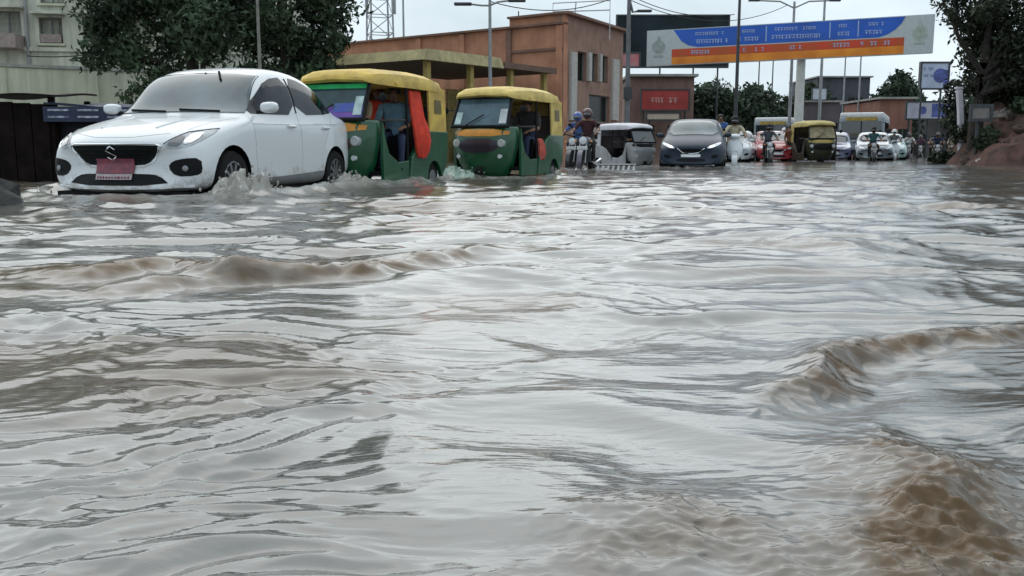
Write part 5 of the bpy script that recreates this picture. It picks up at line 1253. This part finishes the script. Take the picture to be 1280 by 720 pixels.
# shop buildings behind the traffic
def shop(px0, px1, ytop, Y, depth, wallm, label, openings=(), name='shop_building', storeys=1):
    a = at(px0, ytop, Y); b = at(px1, ytop, Y); w = b.x - a.x; H_ = a.z - ROAD_Z
    e = empty(name, (a.x, Y, ROAD_Z), 0, label, 'building')
    ops = []
    nx = max(2, int(w / 2.2)); nz = max(1, int(H_ / 3.0))
    for j in range(nz):
        for i in range(nx):
            cx = (i + .5) * w / nx; z_ = j * H_ / nz
            ops.append((cx - w / nx * .3, cx + w / nx * .3, z_ + (0.02 if j == 0 else .9), z_ + (2.3 if j == 0 else min(2.2, H_ / nz - .4))))
    wall_mb(w, H_, .3, ops).build('wall', wallm, e)
    for o in ops: fit_window(e, o, .3, mat('window_frame_grey'), dkpane, None, 1)
    MB().box((w / 2, depth / 2 + .3, H_ / 2 - .05), (w, depth, H_ - .1)).build('building_block', wallm, e)
    MB().box((w / 2, depth / 2, H_ + .08), (w + .4, depth + .9, .16)).build('roof', M['concrete'], e)
    return e
shop(788, 868, 96, 64, 8, mat('wall_rose', (.24, .15, .125), .9, streak=.2, var=.25, scale=.8), 'low rose shop row behind the red signboard')
shop(1022, 1088, 97, 108, 10, mat('wall_slate', (.075, .08, .095), .9, var=.3, scale=.5), 'dark slate office block behind the buses')
shop(1100, 1142, 124, 74, 8, mat('wall_rust', (.26, .12, .09), .9, streak=.2, var=.25, scale=.6), 'rust red shop house left of the pale banner')
shop(985, 1050, 128, 88, 8, mat('wall_mauve', (.13, .11, .12), .9, var=.3, scale=.5), 'low mauve grey shop row behind the straw yellow rickshaw')
shop(868, 990, 140, 90, 8, mat('wall_moss', (.06, .065, .055), .9, var=.3, scale=.5), 'low dark shop row behind the broad dark tree')
shop(1140, 1330, 132, 96, 8, mat('wall_dusk', (.12, .11, .11), .9, var=.3, scale=.5), 'low grey shop row behind the waiting riders')
board(1015, 1034, 110, 125, 86, mat('panel_white2', (.50, .54, .60), .5, var=.2), 'white panel sign with two halves near the office block', 'sign', (.5,), name='sign_board', thick=.1)

# ------------------------------------------------------------------ poles, lamps, mast, cables
def pole(px, ytop, Y, r, label, m=M['steel'], arms=(), name='street_lamp', cat='street lamp', collar=None, lean=0.0):
    a = at(px, 188, Y); zt = at(px, ytop, Y).z - ROAD_Z
    e = empty(name, (a.x, Y, ROAD_Z), 0, label, cat)
    MB().tube([(0, 0, 0), (lean * .5, 0, zt * .5), (lean, 0, zt)], [r, r * .8, r * .6], 10).build('pole', m, e, smooth=True)
    MB().box((0, 0, .2), (r * 3.2, r * 3.2, .4)).build('base', M['concrete'], e)
    for (dx, dz, lamp) in arms:
        ar = MB().tube([(lean, 0, zt - .35), (lean + dx * .4, 0, zt - .05 + dz), (lean + dx, 0, zt + dz)], r * .4, 8).build('arm', m, e, smooth=True)
        if lamp: MB().box((lean + dx + math.copysign(.25, dx), 0, zt + dz), (.62, .22, .10)).build('lamp_head', M['darksteel'], ar, bevel=.03)
    if collar: MB().box((0, -.12, collar), (.35, .2, .5)).build('junction_box', M['darksteel'], e)
    return e
pole(613, -6, 33.5, .085, 'slim grey street lamp rising through the beige canopy', M['steel'], ((-.7, -.30, True), (.7, -.18, True)))
pole(783, -14, 40, .13, 'dark camera mast beside the side wall of the brick building', mat('mast_grey', (.16, .165, .175), .6, .3, var=.3, scale=2), ((.4, -.9, True),), 'camera_mast', 'mast', 3.0)
pole(918, -30, 45, .10, 'tall slim pole in front of the slate billboard', M['darksteel'], (), 'utility_pole', 'pole')
pole(985, 2, 53, .11, 'twin armed street lamp above the middle of the gantry sign', M['steel'], ((-2.0, .06, True), (2.0, .06, True)))
pole(1022, -8, 58, .11, 'twin armed street lamp just right of the gantry pillar', M['steel'], ((-1.6, .06, True), (1.6, .06, True)))
pole(1051, 60, 82, .09, 'thin pole beneath the gantry sign near the office block', M['steel'], ((-1.2, .05, True),), 'utility_pole', 'pole')
pole(1070, 58, 78, .09, 'thin pole with one arm in front of the office block', M['steel'], ((1.2, .05, True),), 'utility_pole', 'pole')
pole(945, 70, 80, .08, 'thin pole above the broad dark tree', M['darksteel'], (), 'utility_pole', 'pole')
pole(962, 70, 84, .08, 'thin pole left of the gantry pillar', M['darksteel'], (), 'utility_pole', 'pole')
pole(329, -10, 24.5, .06, 'thin pale pole standing in front of the leafy tree', mat('pole_pale', (.22, .21, .18), .7, var=.3), (), 'utility_pole', 'pole')
pole(648, 14, 56, .06, 'antenna pole on the roof edge of the brick building', M['darksteel'], ((.5, -.3, False), (-.5, -.5, False)), 'antenna_pole', 'pole')
pole(507, -10, 100, .16, 'slim tower mast right of the lattice tower', M['steel'], (), 'tower_mast', 'mast')
# leaning white post by the mound
e = empty('gate_post', (at(1197, 188, 33).x, 33, .05), 0, 'leaning white post in front of the pale banner', 'post')
MB().loft([[(-.09 + dx, -.09, z), (.09 + dx, -.09, z), (.09 + dx, .09, z), (-.09 + dx, .09, z)] for dx, z in ((.14, 0), (.08, .9), (.0, 1.8), (-.10, 2.55))]).build('shaft', mat('post_white', (.58, .55, .60), .6, var=.12), e, bevel=.02)
MB().box((-.11, 0, 2.59), (.24, .22, .08)).build('cap', mat('post_white'), e, bevel=.02)
# lattice tower
e = empty('lattice_tower', (at(478, 188, 110).x, 110, ROAD_Z), R(20), 'grey steel lattice tower above the left end of the brick building', 'tower')
HT = 26; w0, w1 = 1.5, 1.1
leg = lambda sx_, sy_, z: (sx_ * (w0 + (w1 - w0) * z / HT), sy_ * (w0 + (w1 - w0) * z / HT), z)
for sx_, sy_ in ((-1, -1), (-1, 1), (1, -1), (1, 1)): MB().tube([leg(sx_, sy_, 0), leg(sx_, sy_, HT)], .11, 6).build('tower_leg', M['steel'], e)
br = MB(); k = 0
for k in range(13):
    z, z2 = k * 2.0, k * 2.0 + 2
    cs = [(-1, -1), (1, -1), (1, 1), (-1, 1)]
    for i in range(4):
        a, b = cs[i], cs[(i + 1) % 4]; br.tube([leg(*a, z), leg(*b, z2)], .05, 5); br.tube([leg(*a, z2), leg(*b, z2)], .05, 5)
br.build('brace', M['steel'], e)
for s in (-1, 1):
    for z in (17, 20, 23): MB().box((s * 1.6, -.6, z), (.35, .25, 1.6)).build('antenna_panel', mat('antenna_grey', (.30, .31, .33), .5), e)
def cable(p, q, sag, label):
    n = 14; pts = [Vector(p).lerp(Vector(q), i / n) - Vector((0, 0, sag * 4 * (i / n) * (1 - i / n))) for i in range(n + 1)]
    o = MB().tube(pts, .018, 5).build('overhead_cable', M['black']); tag(o, label, 'cable')
pt = lambda px, py, Y: tuple(at(px, py, Y))
cable(pt(613, 2, 33.5), pt(783, -10, 40), .5, 'thin cable from the canopy lamp to the camera mast')
cable(pt(783, -8, 40), pt(918, 18, 45), .4, 'thin cable from the camera mast down to the tall slim pole')
cable(pt(783, -2, 40), pt(985, 6, 53), .9, 'thin cable from the camera mast to the twin armed lamp')
cable(pt(35, 70, 33), pt(329, -5, 24.5), .5, 'thin cable from the apartment house to the pale pole')

# ------------------------------------------------------------------ dirt mound on the right
def mound():
    nx, ny = 150, 110
    xs = np.linspace(13.4, 42, nx); ys = np.linspace(26.5, 62, ny)
    X, Y = np.meshgrid(xs, ys)
    d = np.minimum(X - 14.75 - .22 * np.clip(Y - 30, 0, 6) - 1.5 * np.clip(Y - 36, 0, 99), (Y - 28.2) * 1.1) + .5 * perlin(X / 1.7, Y / 1.9, 201)
    h = -.30 + .85 * sst(-.3, .9, d) + 1.35 * sst(.6, 2.6, d) + sst(-.2, 1.0, d) * (.30 * perlin(X / 1.4, Y / 1.4, 202) + .18 * ridged(X / .6, Y / .6, 203) + .15 * ridged(X / .33, Y / .33, 204))
    me = bpy.data.meshes.new('dirt_mound'); v = np.stack([X, Y, h], -1).reshape(-1, 3)
    i = np.arange(ny - 1)[:, None] * nx + np.arange(nx - 1)[None, :]; q = np.stack([i, i + 1, i + nx + 1, i + nx], -1).reshape(-1, 4)
    me.from_pydata(v.tolist(), [], q.tolist())
    o = link('dirt_mound', me, mat('red_dirt', (.085, .042, .032), .95, var=.45, scale=2.2, bump=.8, var2=(.030, .018, .015)))
    return tag(o, kind='structure'), X, Y, h
_, MX, MY, MH = mound()
def mound_z(x, y): return float(MH[int(np.clip((y - 26.5) / 35.5 * 109, 0, 109)), int(np.clip((x - 13.4) / 28.6 * 149, 0, 149))])
stone_m = [mat('rubble_pale', (.30, .27, .25), .9, var=.3, scale=4, bump=.5), mat('rubble_brown', (.075, .05, .04), .9, var=.4, scale=4, bump=.5)]
gg = random.Random(5)
for k in range(34):
    y = gg.uniform(28.2, 33); x = 14.9 + .15 * (y - 28.5) + gg.uniform(-.2, 4.6)
    s = gg.uniform(.10, .26)
    o = MB().ball((0, 0, 0), (s * gg.uniform(.8, 1.5), s, s * gg.uniform(.5, .9)), 8, 6, jit=.5).build('rubble_stone', stone_m[k % 3 == 0 and 0 or 1] if k % 4 else stone_m[0])
    o.location = (x, y, max(mound_z(x, y), -.05) + s * .25); o.rotation_euler = (gg.uniform(-.5, .5), gg.uniform(-.5, .5), gg.uniform(0, 6))
    tag(o, ('pale grey' if o.data.materials[0] == stone_m[0] else 'dark brown') + ' rubble stone lying on the dirt mound', 'stone', ('pale' if o.data.materials[0] == stone_m[0] else 'brown') + ' rubble stones on the dirt mound')
for k, (x, y, s) in enumerate(((15.6, 30.6, .40), (16.2, 31.6, .5), (16.0, 33.0, .55), (17.0, 31.0, .45), (17.8, 30.6, .6), (18.6, 31.5, .8), (16.0, 34.4, .6))):
    n = 420; e = empty('bush', (x, y, mound_z(x, y)), 0, 'low scrubby bush growing on the dirt mound', 'bush', 'bushes on the dirt mound')
    r_ = np.random.default_rng(300 + k); mb = MB()
    for i in range(n):
        d = r_.normal(size=3); d /= np.linalg.norm(d); p = d * s * r_.uniform(.3, 1) * np.array([1, 1, .7]) + np.array([0, 0, s * .55]); a = r_.normal(size=3) * .07; b = r_.normal(size=3) * .045
        mb.add([p - a, p + b, p + a, p - b], [(0, 1, 2, 3)])
    link('foliage', mb.mesh('foliage'), leaf_d if k % 2 else leaf_e, e)
    sm = MB()
    for i in range(5): sm.tube([(0, 0, -.05), tuple(r_.normal(size=3) * s * .3 + np.array([0, 0, s * .7]))], [.018, .006], 5)
    sm.build('stem', M['bark'], e)

# ------------------------------------------------------------------ splashes
spray_m = mat('spray', (.38, .37, .34), .2, var=.3, scale=7, var2=(.24, .22, .18), spec=.6)
def splash(c, Lx, Ly, hgt, rz, seed, drops=60, m=None, lean=.3):
    """lumpy wall of thrown water with loose drops"""
    nx, ny = 44, 26; r_ = np.random.default_rng(seed)
    u, v = np.meshgrid(np.linspace(-1, 1, nx), np.linspace(-1, 1, ny))
    X = u * Lx; Y = v * Ly
    env = np.clip(1 - (np.abs(u) ** 2.2 + np.abs(v) ** 2.0), 0, 1)
    n = .5 + .6 * ridged(X / .16, Y / .10, seed) * .6 + .5 * perlin(X / .3, Y / .2, seed + 1) + .16 * ridged(X / .06, Y / .05, seed + 2)
    Z = hgt * env ** .8 * np.clip(n, .05, 1.4) - .06 * (1 - env)
    Y2 = Y - lean * Z
    X2 = X + .02 * perlin(X / .05, Y / .05, seed + 3)
    i = np.arange(ny - 1)[:, None] * nx + np.arange(nx - 1)[None, :]; q = np.stack([i, i + 1, i + nx + 1, i + nx], -1).reshape(-1, 4)
    mb = MB().add(np.stack([X2, Y2, Z], -1).reshape(-1, 3).tolist(), [tuple(int(k) for k in f) for f in q])
    for k in range(drops):
        a = r_.uniform(-1, 1); b = r_.uniform(-1, 1); s = r_.uniform(.004, .014)
        mb.ball((a * Lx * 1.1, b * Ly * .8 - lean * hgt * .6, hgt * r_.uniform(.2, 1.25) * (1 - .6 * abs(a))), (s, s, s * 1.4), 6, 4)
    me = mb.mesh('water_splash', smooth=True)
    o = link('water_splash', me, m or spray_m); o.location = c; o.rotation_euler = (0, 0, rz)
    return tag(o, kind='stuff')
car_o = [o for o in COL.objects if o.name == 'sedan'][0]
def near_car(lx, ly): return put(car_o, lx, ly)
rzc = car_o.rotation_euler.z
x, y = near_car(.62, -1.0); splash((x, y, .03), .62, .18, .27, rzc, 401, 90)
x, y = near_car(1.05, -1.05); splash((x, y, 0), .45, .14, .13, rzc, 402, 40)
x, y = near_car(3.28, -.97); splash((x, y, .03), .50, .15, .19, rzc, 403, 50)
x, y = near_car(.35, .98); splash((x, y, 0), .30, .14, .14, rzc, 404, 30)
green_reflection = mat('spray_green_reflection', (.30, .38, .33), .2, var=.4, scale=8, var2=(.12, .22, .17))  # rickshaw's green reflection put into the spray's own colour
x, y = put(a2, -.12, .35); splash((x, y, 0), .45, .24, .24, a2.rotation_euler.z + math.pi / 2, 405, 40, green_reflection)
x, y = put(a1, 2.2, -.75); splash((x, y, 0), .35, .14, .13, a1.rotation_euler.z, 406, 20)
x, y = put(a2, 2.1, -.72); splash((x, y, 0), .35, .14, .13, a2.rotation_euler.z, 407, 20)
x, y = put(mc, .2, 0); splash((x, y, 0), .28, .2, .15, mc.rotation_euler.z, 408, 20)
